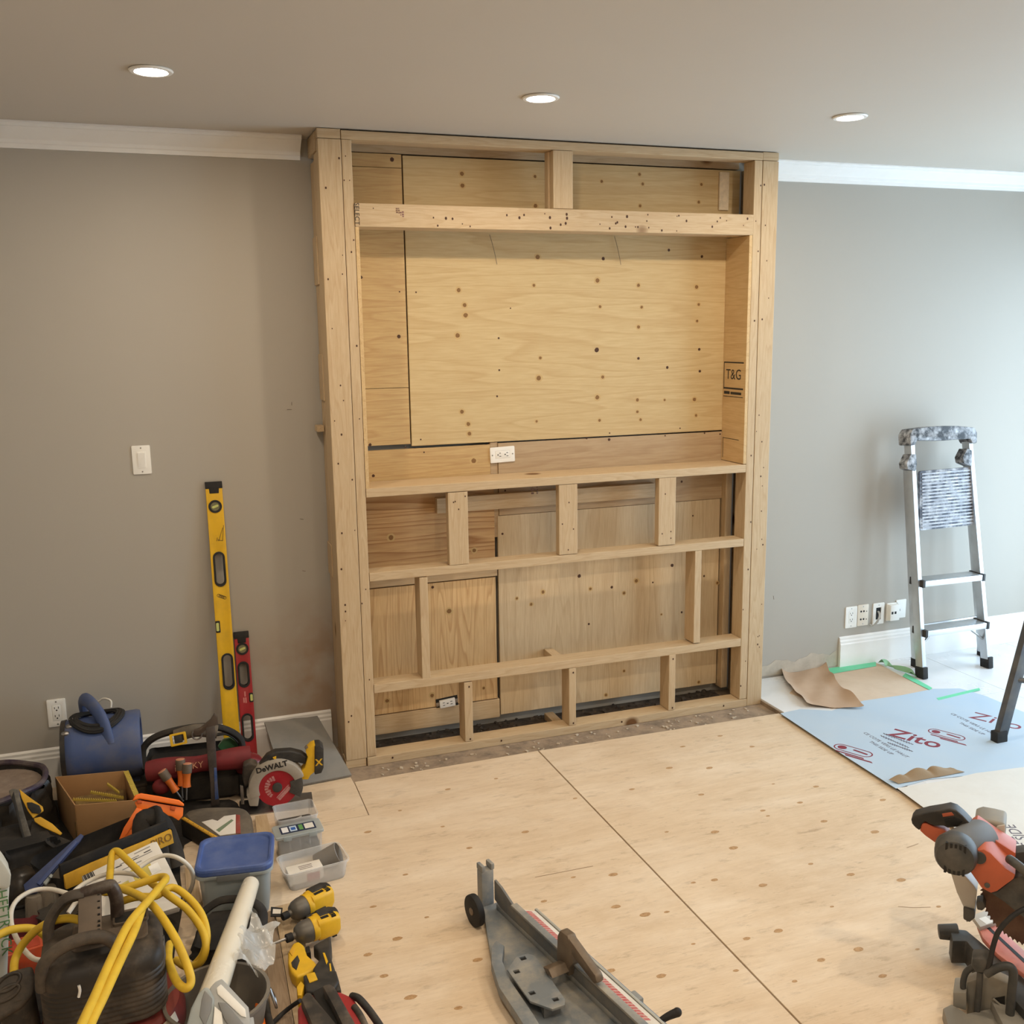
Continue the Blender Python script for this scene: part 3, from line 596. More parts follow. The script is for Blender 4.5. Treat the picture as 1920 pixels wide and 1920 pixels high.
def logo(px, py, s, ang, par):     # ringed ball over two strokes
    b = MB(Matrix.Translation(G(px, py, ZL)) @ Matrix.Rotation(ang, 4, 'Z') @ Matrix.Scale(s, 4))
    b.holed(capsule((-.3, .12), (.45, .12), .24, 10), [capsule((-.3, .12), (.45, .12), .2, 10)], -.001, .002)
    b.prism(circ(.14, 20, -.28, .12), -.001, .002)
    b.prism(capsule((.1, .17), (.5, .12), .045), -.001, .002)
    b.prism([(-.35, -.2), (.55, -.2), (.6, -.27), (-.3, -.27)], -.001, .002).prism([(.0, -.3), (.85, -.3), (.92, -.38), (.06, -.38)], -.001, .002)
    return b.build('logo_mark', m_logo, par, world=True, smooth=False)
logo(1768, 1378, ln*.62, an, zs); logo(1592, 1408, ln*.66, an, zs)
a2, l2 = along((1618, 1372), (1704, 1421))
onfilm("CE COTE VERS LE HAUT", 1660, 1396, ZL, l2*.088, a2, m_logot, zs); onfilm('THIS SIDE UP', 1652, 1402, ZL, l2*.085, a2, m_logot, zs)
for (x0, y0), (x1, y1) in (((1656, 1375), (1712, 1396)), ((1651, 1379), (1704, 1402)), ((1664, 1392), (1711, 1409))):      # lines of fine script
    a_, b_ = G(x0, y0, ZL), G(x1, y1, ZL); nv_ = Vector((-(b_-a_).y, (b_-a_).x, 0)).normalized()
    MB().tube([a_.lerp(b_, k/40)+nv_*(.006*math.sin(k*1.9)+.003*math.sin(k*4.7)) for k in range(41)], .0016, 4, 2).build('fine_script', m_logot, zs, world=True)
onfilm("CE COTE VERS LE HAUT", 1826, 1358, ZL, l2*.088, a2, m_logot, zs); onfilm('THIS SIDE UP', 1822, 1366, ZL, l2*.085, a2, m_logot, zs)
onfilm('Zito', 1868, 1352, ZL, ln*.62, an, m_logo, zs)
a3, l3 = along((1880, 1572), (1922, 1618), ZL+.0014)
onfilm('VERS LE', 1914, 1595, TZ+.0043, .058, a3+PI, m_logot, z2); onfilm('THIS SIDE', 1922, 1578, TZ+.0043, .058, a3+PI, m_logot, z2)
# curled kraft piece
A = [G(*q, TZ+.003) for q in ((1454, 1242), (1512, 1325), (1620, 1331), (1566, 1284))]
def curl(u, v):
    a = A[0].lerp(A[1], v); b = A[3].lerp(A[2], v); c = G(1545, 1246, TZ+.003)
    a = A[0].lerp(G(1478, 1292, TZ+.003), min(1, v*2)) if v < .5 else G(1478, 1292, TZ+.003).lerp(A[1], v*2-1)
    b = c.lerp(A[3], min(1, v*2)) if v < .5 else A[3].lerp(A[2], v*2-1)
    p = a.lerp(b, u); e = max(0, abs(u-.5)*2-.55)/.45; w = .030*e*e*(.5+.5*math.sin(v*9+u*4)**2)+.008*math.sin(v*7+u*5)**2
    return p+Vector((0, 0, .002+w))
k = MB().sheet(curl, 26, 26, .0008).build('kraft_paper', m_kraftd); tag(k, 'curled brown paper piece lying on tiles beside the right foot of the frame', 'paper sheet')
# folded rim of paper at the edge of the film
E0 = [G(*q, TZ+.004) for q in ((1685, 1470), (1730, 1462), (1770, 1455), (1812, 1447))]
def rim(u, v):
    i = min(int(u*3), 2); p = E0[i].lerp(E0[i+1], u*3-i); h = .055*math.sin(PI*min(1, u*1.02+.02))**.6*(.75+.25*math.sin(u*21))
    return p+Vector((.01*math.sin(u*17)-.02*v, -.02*v+.055*v, h*math.sin(v*PI*.5)*.75*(1 if v < .8 else .9)+.001))
k = MB().sheet(rim, 34, 8, .001).build('paper_roll_edge', plain('brown_wrap', S(150, 128, 100), .8, bump=.4, scale=12)); tag(k, 'crumpled brown paper rim standing up at the edge of the printed film', 'paper edge')
for pts, lb in (([(1526, 1257), (1642, 1240), (1643, 1249), (1533, 1268)], 'straight green tape strip along the cut baseboard end'),
        ([(1698, 1262), (1748, 1290), (1743, 1294), (1692, 1268)], 'narrow green tape strip on the tan paper edge near the stepladder'),
        ([(1756, 1309), (1836, 1290), (1838, 1294), (1760, 1313)], 'green tape strip on tiles at the far corner of the film tinted with sky light')):
    flat_sheet(pts, TZ+.0025, 'tape_strip', m_tape, lb, 'tape', th=.0008)
T0 = [G(*q, TZ+.004) for q in ((1646, 1244), (1668, 1248), (1702, 1266))]
def crum(u, v):
    i = min(int(u*2), 1); p = T0[i].lerp(T0[i+1], u*2-i); return p+Vector((.02*math.sin(u*9), -.06*v+.01*math.sin(u*13), .004+.028*math.sin(PI*v)*(.6+.4*math.sin(u*8+v*3))))
k = MB().sheet(crum, 20, 8, .0008).build('tape_strip', plain('green_tape_dull', S(140, 190, 150), .6, dirt=.3, bump=.3)); tag(k, 'twisted loose green tape end beside the stepladder foot', 'tape')

# ---------------------------------------------------------------- stepladder leaning on the wall
lad = thing('stepladder', 'silver aluminium folding stepladder with paint splattered top leaning against the wall', 'ladder', (0, 0, 0))
def pt(px, py, z): return G(px, py, z)
FLf, FRf = G(1728, 1271, TZ), G(1850, 1251, TZ)                 # front feet
# top cap near the wall
TL, TR = WP(1704, 815, .10), WP(1812, 812, .10)
def railbar(mb, a, b, wx=.022, dy=.06):                          # channel shaped rail
    d = (b-a).normalized(); x = Vector((1, 0, 0)); x = (x-d*x.dot(d)).normalized(); y = d.cross(x)
    M = frame(a, x, z=d); L = (b-a).length
    sec = [(-wx/2, -dy/2), (wx/2, -dy/2), (wx/2, -dy/2+.004), (-wx/2+.004, -dy/2+.004), (-wx/2+.004, dy/2-.004), (wx/2, dy/2-.004), (wx/2, dy/2), (-wx/2, dy/2)]
    mb.prism(sec, 0, L, M); return M, L
lm = {}
for s, a, b in (('l', FLf, TL), ('r', FRf, TR)):
    mb = MB(); d = (b-a); railbar(mb, a+d.normalized()*.02, b, .024 if s == 'l' else .024, .05)
    if s == 'r': pass
    mb.build('front_rail', m_alu, lad, bevel=.001)
    M = frame(a, (1, 0, 0), z=d); MB(M).cbox((0, 0, .03), (.032, .062, .062)).build('foot', m_rub, lad, bevel=.004)
BLf, BRf = G(1716, 1250, TZ), G(1840, 1229, TZ); BT = .078
hl, hr = WP(1700, 880, .16), WP(1812, 868, .16)
for a, b in ((BLf, hl), (BRf, hr)):
    mb = MB(); d = b-a; railbar(mb, a+d.normalized()*.02, b, .02, .032); mb.build('rear_rail', m_alu, lad, bevel=.001)
    MB(frame(a, (1, 0, 0), z=d)).cbox((0, 0, .025), (.027, .042, .052)).build('foot', m_rub, lad, bevel=.003)
m_rib = plain('painted_grey_plastic', S(84, 88, 98), .6, dirt=.9, dcol=S(226, 228, 232), scale=16, bump=.2); m_ribl = plain('painted_rib', S(168, 172, 182), .6, dirt=.9, dcol=S(232, 234, 238), scale=22)
m_ribd = plain('splattered_black_plastic', S(52, 54, 58), .55, dirt=1., dcol=S(210, 212, 216), scale=24)
axis = ((TL+TR)/2-(FLf+FRf)/2).normalized(); across = (TR-TL).normalized(); out = across.cross(axis).normalized()
# moulded top
Mt = frame((TL+TR)/2, across, z=out); w = (TR-TL).length
prof = [(-w/2-.028, -.055), (-w/2-.03, .0), (-w/2-.012, .028), (-w/4, .038), (0, .040), (w/4, .038), (w/2+.012, .028), (w/2+.03, .0), (w/2+.028, -.055), (w/2-.002, -.055), (w/2-.016, -.030), (0, -.036), (-w/2+.016, -.030), (-w/2+.002, -.055)]
MB(Mt).prism(prof, -.045, .045).build('top_handle', m_ribd, lad, bevel=.008)
def level_pts(t): return FLf.lerp(TL, t), FRf.lerp(TR, t)
# hinges
for s, (px, py) in ((-1, (1703, 868)), (1, (1806, 857))):
    p = WP(px, py, .085); MB(frame(p, across, z=out)).prism([(-.03, -.03), (-.035, .0), (-.008, .045), (.024, .045), (.03, -.01), (.02, -.045)] if s < 0 else [(.03, -.05), (.03, .035), (.0, .045), (-.03, .0), (-.024, -.03)], -.03, .03).build('hinge', m_ribd, lad, bevel=.004)
# folded platform with ribs
pc4 = [WP(1719, 884, .07), WP(1815, 874, .07), WP(1826, 984, .045), WP(1724, 995, .045)]
pM = frame(pc4[3], pc4[2]-pc4[3], y=pc4[0]-pc4[3]); pw = (pc4[2]-pc4[3]).length; ph = (pc4[0]-pc4[3]).length
MB(pM).prism(rrect(pw, ph, .012, 3, pw/2, ph/2), -.012, .004).build('platform', m_rib, lad, bevel=.003)
for i in range(17):
    z = .014+i*(ph-.03)/16; MB(pM).box((.012, z-.004, .004), (pw-.012, z+.004, .0085)).build('tread_rib', m_ribl, lad, bevel=.001)
# steps
for (a, b, c, d), nm in (((1727, 1085, 1836, 1070), 's'), ((1731, 1178, 1845, 1162), 's')):
    tz = ((a, b), (c, d)); t0 = (WP(a, b, .02)-FLf).length/(TL-FLf).length
    l, r_ = level_pts(t0); M = frame((l+r_)/2, r_-l, z=(0, 0, 1)); L = (r_-l).length
    MB(M).box((-L/2+.008, -.045, -.014), (L/2-.008, .045, .0)).box((-L/2+.008, -.047, -.03), (L/2-.008, -.042, .0)).box((-L/2+.008, .042, -.03), (L/2-.008, .047, .0)).build('step', m_alu, lad, bevel=.002)
    for s in (-1, 1): MB(M).box((s*(L/2-.008)-.008, -.05, -.034), (s*(L/2-.008)+.008, .05, .004)).build('step_bracket', m_blk, lad, bevel=.002)
for p, q in ((level_pts(t0-.075)[0], level_pts(t0-.018)[0].lerp(level_pts(t0-.018)[1], .2)), (level_pts(t0-.085)[1], level_pts(t0-.018)[1].lerp(level_pts(t0-.018)[0], .26))):
    MB().cyl(p, q, .006, n=8).build('brace', m_steel, lad)
p, q = BLf.lerp(hl, .2), BRf.lerp(hr, .2); MB().cbox((0, 0, 0), ((q-p).length, .012, .03), frame((p+q)/2, q-p, z=(0, 0, 1))).build('rear_crossbar', m_alu, lad, bevel=.002)
# second ladder at the right edge of the view: one dark leg and a rung show
ld2 = thing('black_ladder', 'dark grey ladder leg with a black foot standing on the film tinted with sky light', 'ladder', (0, 0, 0))
F2 = G(1873, 1389, TZ+.0026); d2 = Vector((.30, .05, 1)).normalized(); m_dk = plain('dark_grey_metal', S(92, 94, 98), .4, .6, dirt=.4, scale=10)
for k, (off) in enumerate((Vector((0, 0, 0)), Vector((.36, -.30, 0)))):
    a = F2+off; mb = MB(); railbar(mb, a+d2*.015, a+d2*1.05, .05, .03); mb.build('rail', m_dk, ld2, bevel=.001)
    MB(frame(a, (1, 0, 0), z=d2)).cbox((0, 0, .022), (.058, .040, .05)).build('foot', m_rub, ld2, bevel=.003)
for t_ in (.28, .56, .84):
    p = F2+d2*t_*1.0; MB().cyl(p, p+Vector((.36, -.30, 0)), .012, n=10).build('rung', m_dk, ld2)

# ---------------------------------------------------------------- tracing planes for the tools
class Plane:
    """a plane through c; tilt 0 stands upright facing yaw, tilt 90 lies flat; loc() gives plane coordinates of a photo pixel"""
    def __init__(s, c, yaw=None, tilt=0.):
        c = Vector(c)
        if yaw is None: d = Vector((CX-c.x, CY-c.y, 0)).normalized()
        else: d = Vector((math.cos(yaw), math.sin(yaw), 0))
        ex = Vector((-d.y, d.x, 0)); up = Vector((0, 0, 1)); t = math.radians(tilt)
        s.n = d*math.cos(t)+up*math.sin(t); s.ey = up*math.cos(t)-d*math.sin(t); s.ex = ex; s.c = c
        s.M = Matrix(((s.ex.x, s.ey.x, s.n.x, c.x), (s.ex.y, s.ey.y, s.n.y, c.y), (s.ex.z, s.ey.z, s.n.z, c.z), (0, 0, 0, 1)))
    def loc(s, px, py, off=0.):
        r = _ray(px, py); o = Vector((CX, CY, CZ)); p = o+r*((s.c+s.n*off-o).dot(s.n)/r.dot(s.n)); q = p-s.c
        return (q.dot(s.ex), q.dot(s.ey))
    def poly(s, pix, off=0.): return [s.loc(a, b, off) for a, b in pix]
    def pt(s, px, py, off=0.): x, y = s.loc(px, py, off); return s.c+s.ex*x+s.ey*y+s.n*off
def slab(P, pix, d0, d1, name, mat, par, bevel=.003, off=None, seg=2):     # outline traced at depth d1, thickness d0..d1
    return MB(P.M).prism(P.poly(pix, d1 if off is None else off), d0, d1).build(name, mat, par, bevel=bevel, world=True, seg=seg)
def flat(pix, z0, z1): return [G(a, b, z1) for a, b in pix]
def low(pix, z0, z1, name, mat, par, bevel=.003, seg=2):                     # outline traced on the level z1
    P = [G(a, b, z1) for a, b in pix]
    return MB().prism([(p.x, p.y) for p in P], z0, z1).build(name, mat, par, bevel=bevel, world=True, seg=seg)

# ---------------------------------------------------------------- tile cutter
m_tc = plain('tile_cutter_grey', S(120, 126, 131), .55, .2, dirt=.8, dcol=S(186, 176, 158), scale=9)
m_tcd = plain('tile_cutter_dark', S(104, 108, 112), .5, .3, dirt=.7, dcol=S(156, 146, 130), scale=11)
m_tcb = plain('tile_cutter_bronze', S(110, 96, 82), .45, .5, dirt=.6, dcol=S(150, 136, 118), scale=14)
m_ruler = plain('ruler_white', S(214, 204, 190), .6, dirt=.4, dcol=S(180, 166, 146), scale=20)
m_rulr = plain('ruler_red', S(176, 74, 70), .6, dirt=.6, dcol=S(206, 180, 164), scale=60)
tc = thing('tile_cutter', 'dusty grey manual tile cutter with a red measuring strip lying on the plywood', 'tile cutter', (G(1010, 1800)))
low([(905, 1700), (935, 1690), (985, 1745), (1045, 1800), (1150, 1915), (1190, 1965), (1030, 1990), (985, 1915), (940, 1850), (922, 1800), (915, 1760)], .0, .022, 'base', m_tc, tc, .004)
low([(921, 1775), (930, 1762), (946, 1772), (942, 1800), (958, 1838), (1000, 1900), (1040, 1965), (1015, 1975), (968, 1900), (935, 1850), (921, 1805)], .02, .052, 'side_flange', m_tc, tc, .006)
# rear post with fork
p = G(912, 1690, .02)
pm = frame((p.x, p.y, .0), (.86, -.5, 0), z=(0, 0, 1)); ang_u = (G(1190, 1920, .05)-G(925, 1672, .05)); ang_u.z = 0; U = ang_u.normalized(); V = Vector((-U.y, U.x, 0))
PM = frame((p.x, p.y, 0), V, z=(0, 0, 1))      # x across, y along the bed (away from camera is +)
MB(PM).box((-.024, -.016, .0), (.020, .016, .135)).build('rear_post', m_tc, tc, bevel=.004, world=True)
MB(PM).box((-.024, -.018, .135), (-.012, .018, .155)).build('post_prong', m_tc, tc, bevel=.003, world=True)
MB(PM).box((.010, -.018, .135), (.022, .018, .155)).build('post_prong', m_tc, tc, bevel=.003, world=True)
wc = G(890, 1707, .050); wd_ = V
MB().cyl(wc-V*.011, wc+V*.011, .050, n=32).build('wheel', m_rub, tc, bevel=.005, world=True)
MB().cyl(wc-V*.014, wc-V*.009, .012, n=16).build('wheel_hub', m_tcb, tc, bevel=.002, world=True)
# rail: upright web from the post towards the camera
ra, rb_ = G(930, 1684, .06), G(1188, 1935, .06)
def along_u(t): return ra.lerp(rb_, t)
RM = frame((ra.x, ra.y, 0), U, z=(0, 0, 1)); RL = (Vector((rb_.x, rb_.y, 0))-Vector((ra.x, ra.y, 0))).length
MB(RM).prism([(0, 0), (RL+.05, 0), (RL+.05, .012), (0, .012)], .02, .040).build('bed_rail', m_tc, tc, bevel=.002, world=True)
MB(RM).loft([[(-.01, -.006, z0), (RL+.05, -.006, z0)] for z0 in (.0,)] , caps=(0, 0)) if 0 else None
web = MB(frame((ra.x, ra.y, 0), U, y=(0, 0, 1)))
web.prism([(-.01, .05), (-.01, .118), (.03, .112), (.10, .088), (RL+.05, .086), (RL+.05, .04), (.03, .04)], -.008, .0).build('rail_web', m_tcd, tc, bevel=.002, world=True)
web = MB(frame((ra.x, ra.y, 0), U, y=(0, 0, 1)))
web.prism([(.10, .084), (RL+.05, .084), (RL+.05, .092), (.10, .092)], -.016, .006).build('rail_cap', m_tc, tc, bevel=.002, world=True)
# sloping fence with the red measuring tape, on the right side of the rail
f0, f1 = .145, RL+.05
MB(RM).loft([[(x, .010, .088), (x, .054, .070), (x, .056, .074), (x, .012, .092)] for x in (f0, f1)]).build('ruler_strip', m_ruler, tc, world=True)
for i in range(46):
    a = f0+.006+i*.0125
    if a > f1-.012: break
    for dd, s in ((.0008, 1.), ): MB(RM).loft([[(x, .015, .0906), (x, .037, .0816), (x, .037, .0824), (x, .015, .0914)] for x in (a, a+.0095)]).build('ruler_mark', m_rulr, tc, world=True)
MB(RM).loft([[(x, .058, .030), (x, .076, .030), (x, .078, .060), (x, .066, .076), (x, .058, .076)] for x in (f0-.01, f1)]).build('side_wing', plain('tile_cutter_pale', S(168, 170, 166), .5, .3, dirt=.5, dcol=S(190, 180, 160), scale=8), tc, world=True, bevel=.003)
MB(RM).loft([[(x, .012, .02), (x, .075, .02), (x, .075, .030), (x, .012, .030)] for x in (f0, f1)]).build('wing_base', m_tc, tc, world=True, bevel=.002)
MB(RM).box((.34, .074, .02), (RL+.02, .096, .045)).build('side_bar', plain('bluish_steel', S(128, 140, 156), .45, .5, dirt=.4), tc, bevel=.004, world=True)
MB(RM).box((RL-.14, .072, .018), (RL-.10, .104, .05)).build('bar_clamp', m_tc, tc, bevel=.004, world=True)
# carriage plate with four slots
cz = .062
def gp(px, py): q = RM.inverted() @ G(px, py, cz); return (q.x, q.y)
outer = [gp(*q) for q in ((968, 1794), (990, 1787), (1003, 1792), (1060, 1874), (1059, 1884), (1036, 1892), (994, 1877), (951, 1818))]
sl = [[gp(cx_+a, cy_+b) for a, b in ((-7, -2), (4, -5), (8, 1), (-2, 4))] for cx_, cy_ in ((980, 1797), (968, 1822), (997, 1862), (1041, 1874))]
MB(RM).holed(outer, [list(s) for s in sl], cz-.007, cz).build('carriage_plate', m_tc, tc, bevel=.0012, world=True)
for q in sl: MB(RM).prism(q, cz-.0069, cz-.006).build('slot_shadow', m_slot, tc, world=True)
MB(RM).prism([gp(975, 1800), gp(1000, 1800), gp(1050, 1875), gp(1020, 1885)], .022, cz-.007).build('carriage_block', m_tcd, tc, bevel=.002, world=True)
# lever handle
hp = RM.inverted() @ G(1036, 1800, .10); hx = hp.x
HW = frame(RM @ Vector((hx, -.004, 0)), U, y=(0, 0, 1))
MB(HW).prism([(-.035, .07), (-.03, .145), (-.018, .168), (.02, .172), (.04, .15), (.045, .10), (.03, .08), (.025, .05), (-.01, .05)], -.014, .014).build('lever_yoke', m_tcb, tc, bevel=.005, world=True)
MB(HW).prism([(.0, .158), (.01, .172), (.15, .128), (.158, .110), (.145, .098), (.06, .118), (.02, .135)], -.013, .013).build('lever_handle', m_tcb, tc, bevel=.007, world=True)
MB(HW).prism([(-.02, .075), (.01, .085), (.03, .068), (.0, .063)], .010, .070).build('pressure_foot', m_tcb, tc, bevel=.004, world=True)
MB(HW).prism([(.03, .045), (.03, .085), (.12, .082), (.135, .066), (.12, .045)], -.020, -.008).build('breaker_wing', m_tcd, tc, bevel=.004, world=True)
# separate black clamping lever on the floor at the edge of the view
cl = thing('clamp_lever', 'small black ball-ended clamping lever standing by the tile cutter', 'lever', G(1238, 1925, 0))
b0, b1 = G(1228, 1922, .03), G(1270, 1898, .06)
MB().tube([b0, b0.lerp(b1, .5)+Vector((0, 0, .004)), b1], lambda t: .007+.005*t, 12).build('arm', m_rub, cl, world=True)
MB().ell(b1, (.012, .012, .012)).build('ball_end', m_rub, cl, world=True)
MB().cyl((b0.x, b0.y, 0), b0+Vector((0, 0, .012)), .013, n=16).build('post', m_steel, cl, world=True, bevel=.002)

# ---------------------------------------------------------------- mitre saw
m_or = plain('mitre_orange', S(182, 90, 60), .5, dirt=.45, dcol=S(150, 88, 66), scale=7)
m_dg = plain('saw_dark_grey', S(58, 58, 57), .5, dirt=.5, dcol=S(118, 110, 100), scale=10)
m_dust = plain('dusty_metal_grey', S(138, 134, 126), .6, .3, dirt=.7, dcol=S(172, 160, 140), scale=9)
m_guard = plain('guard_pale', S(196, 190, 180), .45, dirt=.3, dcol=S(170, 160, 148), scale=7)
m_redtab = plain('saw_table_red', S(206, 120, 104), .45, dirt=.4, dcol=S(214, 178, 160), scale=8)
m_bladed = plain('saw_blade', S(104, 78, 66), .5, .5, dirt=.6, dcol=S(140, 112, 92), scale=20)
ms_c = G(1850, 1800, .0); ms = thing('mitre_saw', 'orange and black compound mitre saw standing at the plywood edge', 'mitre saw', (ms_c.x, ms_c.y, 0))
# base: dusty casting with the clamp bracket in front
B = .05
low([(1768, 1890), (1785, 1882), (1812, 1900), (1860, 1890), (1925, 1880), (1990, 1950), (1800, 2000)], .0, .035, 'base_foot', m_dust, ms, .004)
low([(1782, 1748), (1790, 1741), (1812, 1743), (1835, 1762), (1925, 1838), (1990, 1900), (1925, 1900), (1880, 1850), (1840, 1800), (1812, 1764), (1786, 1764)], .012, .085, 'turntable_arm', m_dg, ms, .006)
low([(1838, 1778), (1870, 1800), (1925, 1850), (1990, 1960), (1900, 1960), (1850, 1860), (1845, 1812)], .0, .06, 'base_body', m_dust, ms, .006)
P0 = Plane(G(1790, 1750, .07), None, 0)
k0 = G(1797, 1748, .075); MB().cyl(k0, k0+Vector((-.045, .03, -.006)), .026, .022, 8).build('mitre_lock_knob', m_dg, ms, bevel=.005, world=True)
low([(1832, 1733), (1845, 1727), (1870, 1735), (1925, 1786), (1990, 1850), (1990, 1880), (1925, 1830), (1870, 1788), (1842, 1757)], .085, .100, 'table_insert', m_redtab, ms, .004)
low([(1843, 1733), (1848, 1731), (1990, 1862), (1985, 1866)], .100, .1008, 'kerf_slot', m_slot, ms, 0)
low([(1822, 1716), (1850, 1706), (1872, 1727), (1838, 1738)], .098, .112, 'fence_plate', m_guard, ms, .002)
for pix, z in (([(1835, 1722), (1848, 1718), (1862, 1728), (1850, 1733)], .1126),): low(pix, .1121, z, 'scale_label', m_white, ms, 0)
# head: traced on an upright plane turned to the room, real depth behind it
hc = G(1868, 1812, .10); HP = Plane((hc.x, hc.y, .10), None, 0)
# blade
bx, by = HP.loc(1948, 1690, -.05); br = math.hypot(HP.loc(1842, 1672, -.05)[0]-bx, HP.loc(1842, 1672, -.05)[1]-by)
bl = []
for k in range(72):
    a = 2*PI*k/72; bl += [(bx+br*math.cos(a), by+br*math.sin(a)), (bx+(br+.006)*math.cos(a+.05), by+(br+.006)*math.sin(a+.05)), (bx+(br-.001)*math.cos(a+.06), by+(br-.001)*math.sin(a+.06))]
MB(HP.M).prism(bl, -.052, -.050).build('blade', m_bladed, ms, world=True, smooth=False)
MB(HP.M).prism(circ(br*.30, 24, bx, by), -.050, -.044).build('blade_flange', m_dg, ms, world=True, bevel=.002)
slab(HP, [(1776, 1604), (1792, 1612), (1808, 1640), (1826, 1660), (1832, 1672), (1827, 1712), (1822, 1726), (1812, 1730), (1806, 1700), (1794, 1674), (1784, 1642), (1777, 1618)], -.085, -.030, 'lower_guard', m_guard, ms, .003)
slab(HP, [(1806, 1702), (1828, 1708), (1828, 1722), (1818, 1730), (1806, 1724)], -.09, -.02, 'guard_foot', m_dg, ms, .004)
slab(HP, [(1830, 1693), (1843, 1690), (1848, 1702), (1842, 1708), (1832, 1706)], -.05, -.01, 'guard_roller', m_dg, ms, .003)
def ring_sector(c, r0, r1, a0, a1, n=24):
    o = [(c[0]+r1*math.cos(a0+(a1-a0)*k/n), c[1]+r1*math.sin(a0+(a1-a0)*k/n)) for k in range(n+1)]
    return o+[(c[0]+r0*math.cos(a1-(a1-a0)*k/n), c[1]+r0*math.sin(a1-(a1-a0)*k/n)) for k in range(n+1)]
MB(HP.M).prism(ring_sector((bx, by), br*.5, br*1.09, -.7, 2.3), -.075, -.030).build('upper_guard', m_dg, ms, world=True, bevel=.004)
slab(HP, [(1965, 1690), (2015, 1680), (2050, 1860), (1985, 1880)], -.10, -.02, 'pivot_arm', m_dg, ms, .008)
# arm / gear housing
slab(HP, [(1818, 1558), (1830, 1550), (1870, 1578), (1905, 1600), (1903, 1612), (1935, 1640), (1960, 1700), (1900, 1690), (1830, 1600)], -.10, -.02, 'upper_arm', m_or, ms, .006)
slab(HP, [(1806, 1618), (1820, 1600), (1828, 1594), (1845, 1592), (1858, 1600), (1885, 1628), (1905, 1640), (1900, 1650), (1870, 1672), (1858, 1676), (1840, 1666), (1822, 1640)], -.05, .06, 'gear_housing', m_or, ms, .007, off=.06)
slab(HP, [(1858, 1676), (1870, 1672), (1900, 1648), (1920, 1640), (1990, 1690), (1990, 1760), (1930, 1730), (1880, 1690)], -.05, .03, 'lower_housing', m_dg, ms, .006)
q = HP.pt(1836, 1608, .061); MB().cyl(q-HP.n*.004, q+HP.n*.004, .017, n=20).build('brush_cap', m_dg, ms, bevel=.002, world=True)
q = HP.pt(1851, 1660, .061); MB().cyl(q-HP.n*.004, q+HP.n*.002, .007, n=12).build('housing_screw', m_dg, ms, bevel=.001, world=True)
# motor
q0, q1 = HP.pt(1812, 1593, .09), HP.pt(1850, 1592, -.03)
ax = (HP.n*.86-HP.ex*.45+HP.ey*.02).normalized(); mc = HP.pt(1802, 1589, .03)
MB().cyl(mc-ax*.10, mc+ax*.045, .050, .050, 28).build('motor_barrel', plain('motor_grey', S(92, 90, 88), .5, dirt=.4, dcol=S(130,124,116)), ms, bevel=.004, world=True)
mM = frame(mc+ax*.02, HP.ex, z=ax)
MB(mM).lathe([(.052, 0), (.054, .02), (.052, .042), (.046, .055), (.028, .062), (.001, .063)], 28).build('motor_cap', m_dg, ms, world=True)
for i in range(-2, 3):
    for s in (-1, 1):
        MB(mM).box((i*.011-.003, s*.032-.010, .048), (i*.011+.003, s*.032+.010, .0605)).build('vent_slot', m_slot, ms, world=True)
# D handle
hand = [(1708, 1537), (1714, 1530), (1740, 1523), (1765, 1519), (1780, 1516), (1793, 1520), (1806, 1531), (1822, 1548), (1812, 1553), (1795, 1551), (1776, 1553), (1770, 1549), (1752, 1549), (1742, 1545), (1735, 1541), (1728, 1546), (1724, 1558), (1716, 1552), (1710, 1545)]
slab(HP, hand, -.075, -.03, 'handle_grip', m_blk, ms, .007, seg=3)
slab(HP, [(1728, 1543), (1738, 1544), (1752, 1551), (1770, 1557), (1780, 1564), (1772, 1585), (1752, 1580), (1735, 1568), (1724, 1558)], -.072, -.033, 'handle_bow', m_or, ms, .006)
slab(HP, [(1766, 1526), (1784, 1523), (1789, 1529), (1768, 1532)], -.05, -.0285, 'handle_inlay', m_or, ms, .001)
slab(HP, [(1770, 1538), (1790, 1533), (1806, 1540), (1795, 1549), (1774, 1548)], -.066, -.0265, 'trigger', m_slot, ms, .003)
# dust port behind
slab(HP, [(1824, 1541), (1840, 1536), (1862, 1540), (1886, 1546), (1885, 1572), (1880, 1582), (1862, 1570), (1840, 1558)], -.20, -.11, 'dust_port', m_dust, ms, .01, seg=3)
slab(HP, [(1864, 1558), (1870, 1549), (1884, 1547), (1885, 1565), (1882, 1578), (1866, 1572)], -.11, -.105, 'port_opening', m_guard, ms, .002)
MB().tube([HP.pt(1893, 1611, .04), HP.pt(1903, 1618, .06), HP.pt(1920, 1632, .06), HP.pt(1945, 1660, .04)], .012, 12).build('carry_handle', m_dg, ms, world=True)
# power cord and clamp bracket
MB().tube([HP.pt(1925, 1702, .06), HP.pt(1898, 1718, .09), HP.pt(1873, 1745, .11), HP.pt(1862, 1775, .12), HP.pt(1857, 1800, .13), HP.pt(1853, 1818, .13)], .0065, 10).build('power_cord', m_rub, ms, world=True)
cb = G(1840, 1895, .03); CP = Plane((cb.x, cb.y, .03), None, 0)
slab(CP, [(1787, 1861), (1812, 1861), (1812, 1895), (1787, 1888)], -.05, .02, 'bracket_box', m_dust, ms, .003)
slab(CP, [(1813, 1842), (1832, 1836), (1862, 1832), (1892, 1846), (1896, 1880), (1880, 1905), (1813, 1905)], -.05, -.01, 'bracket_plate', m_dust, ms, .004)
slab(CP, [(1822, 1798), (1846, 1798), (1860, 1806), (1862, 1820), (1850, 1826), (1828, 1824), (1821, 1812)], -.03, .02, 'clamp_knob', m_dg, ms, .006)
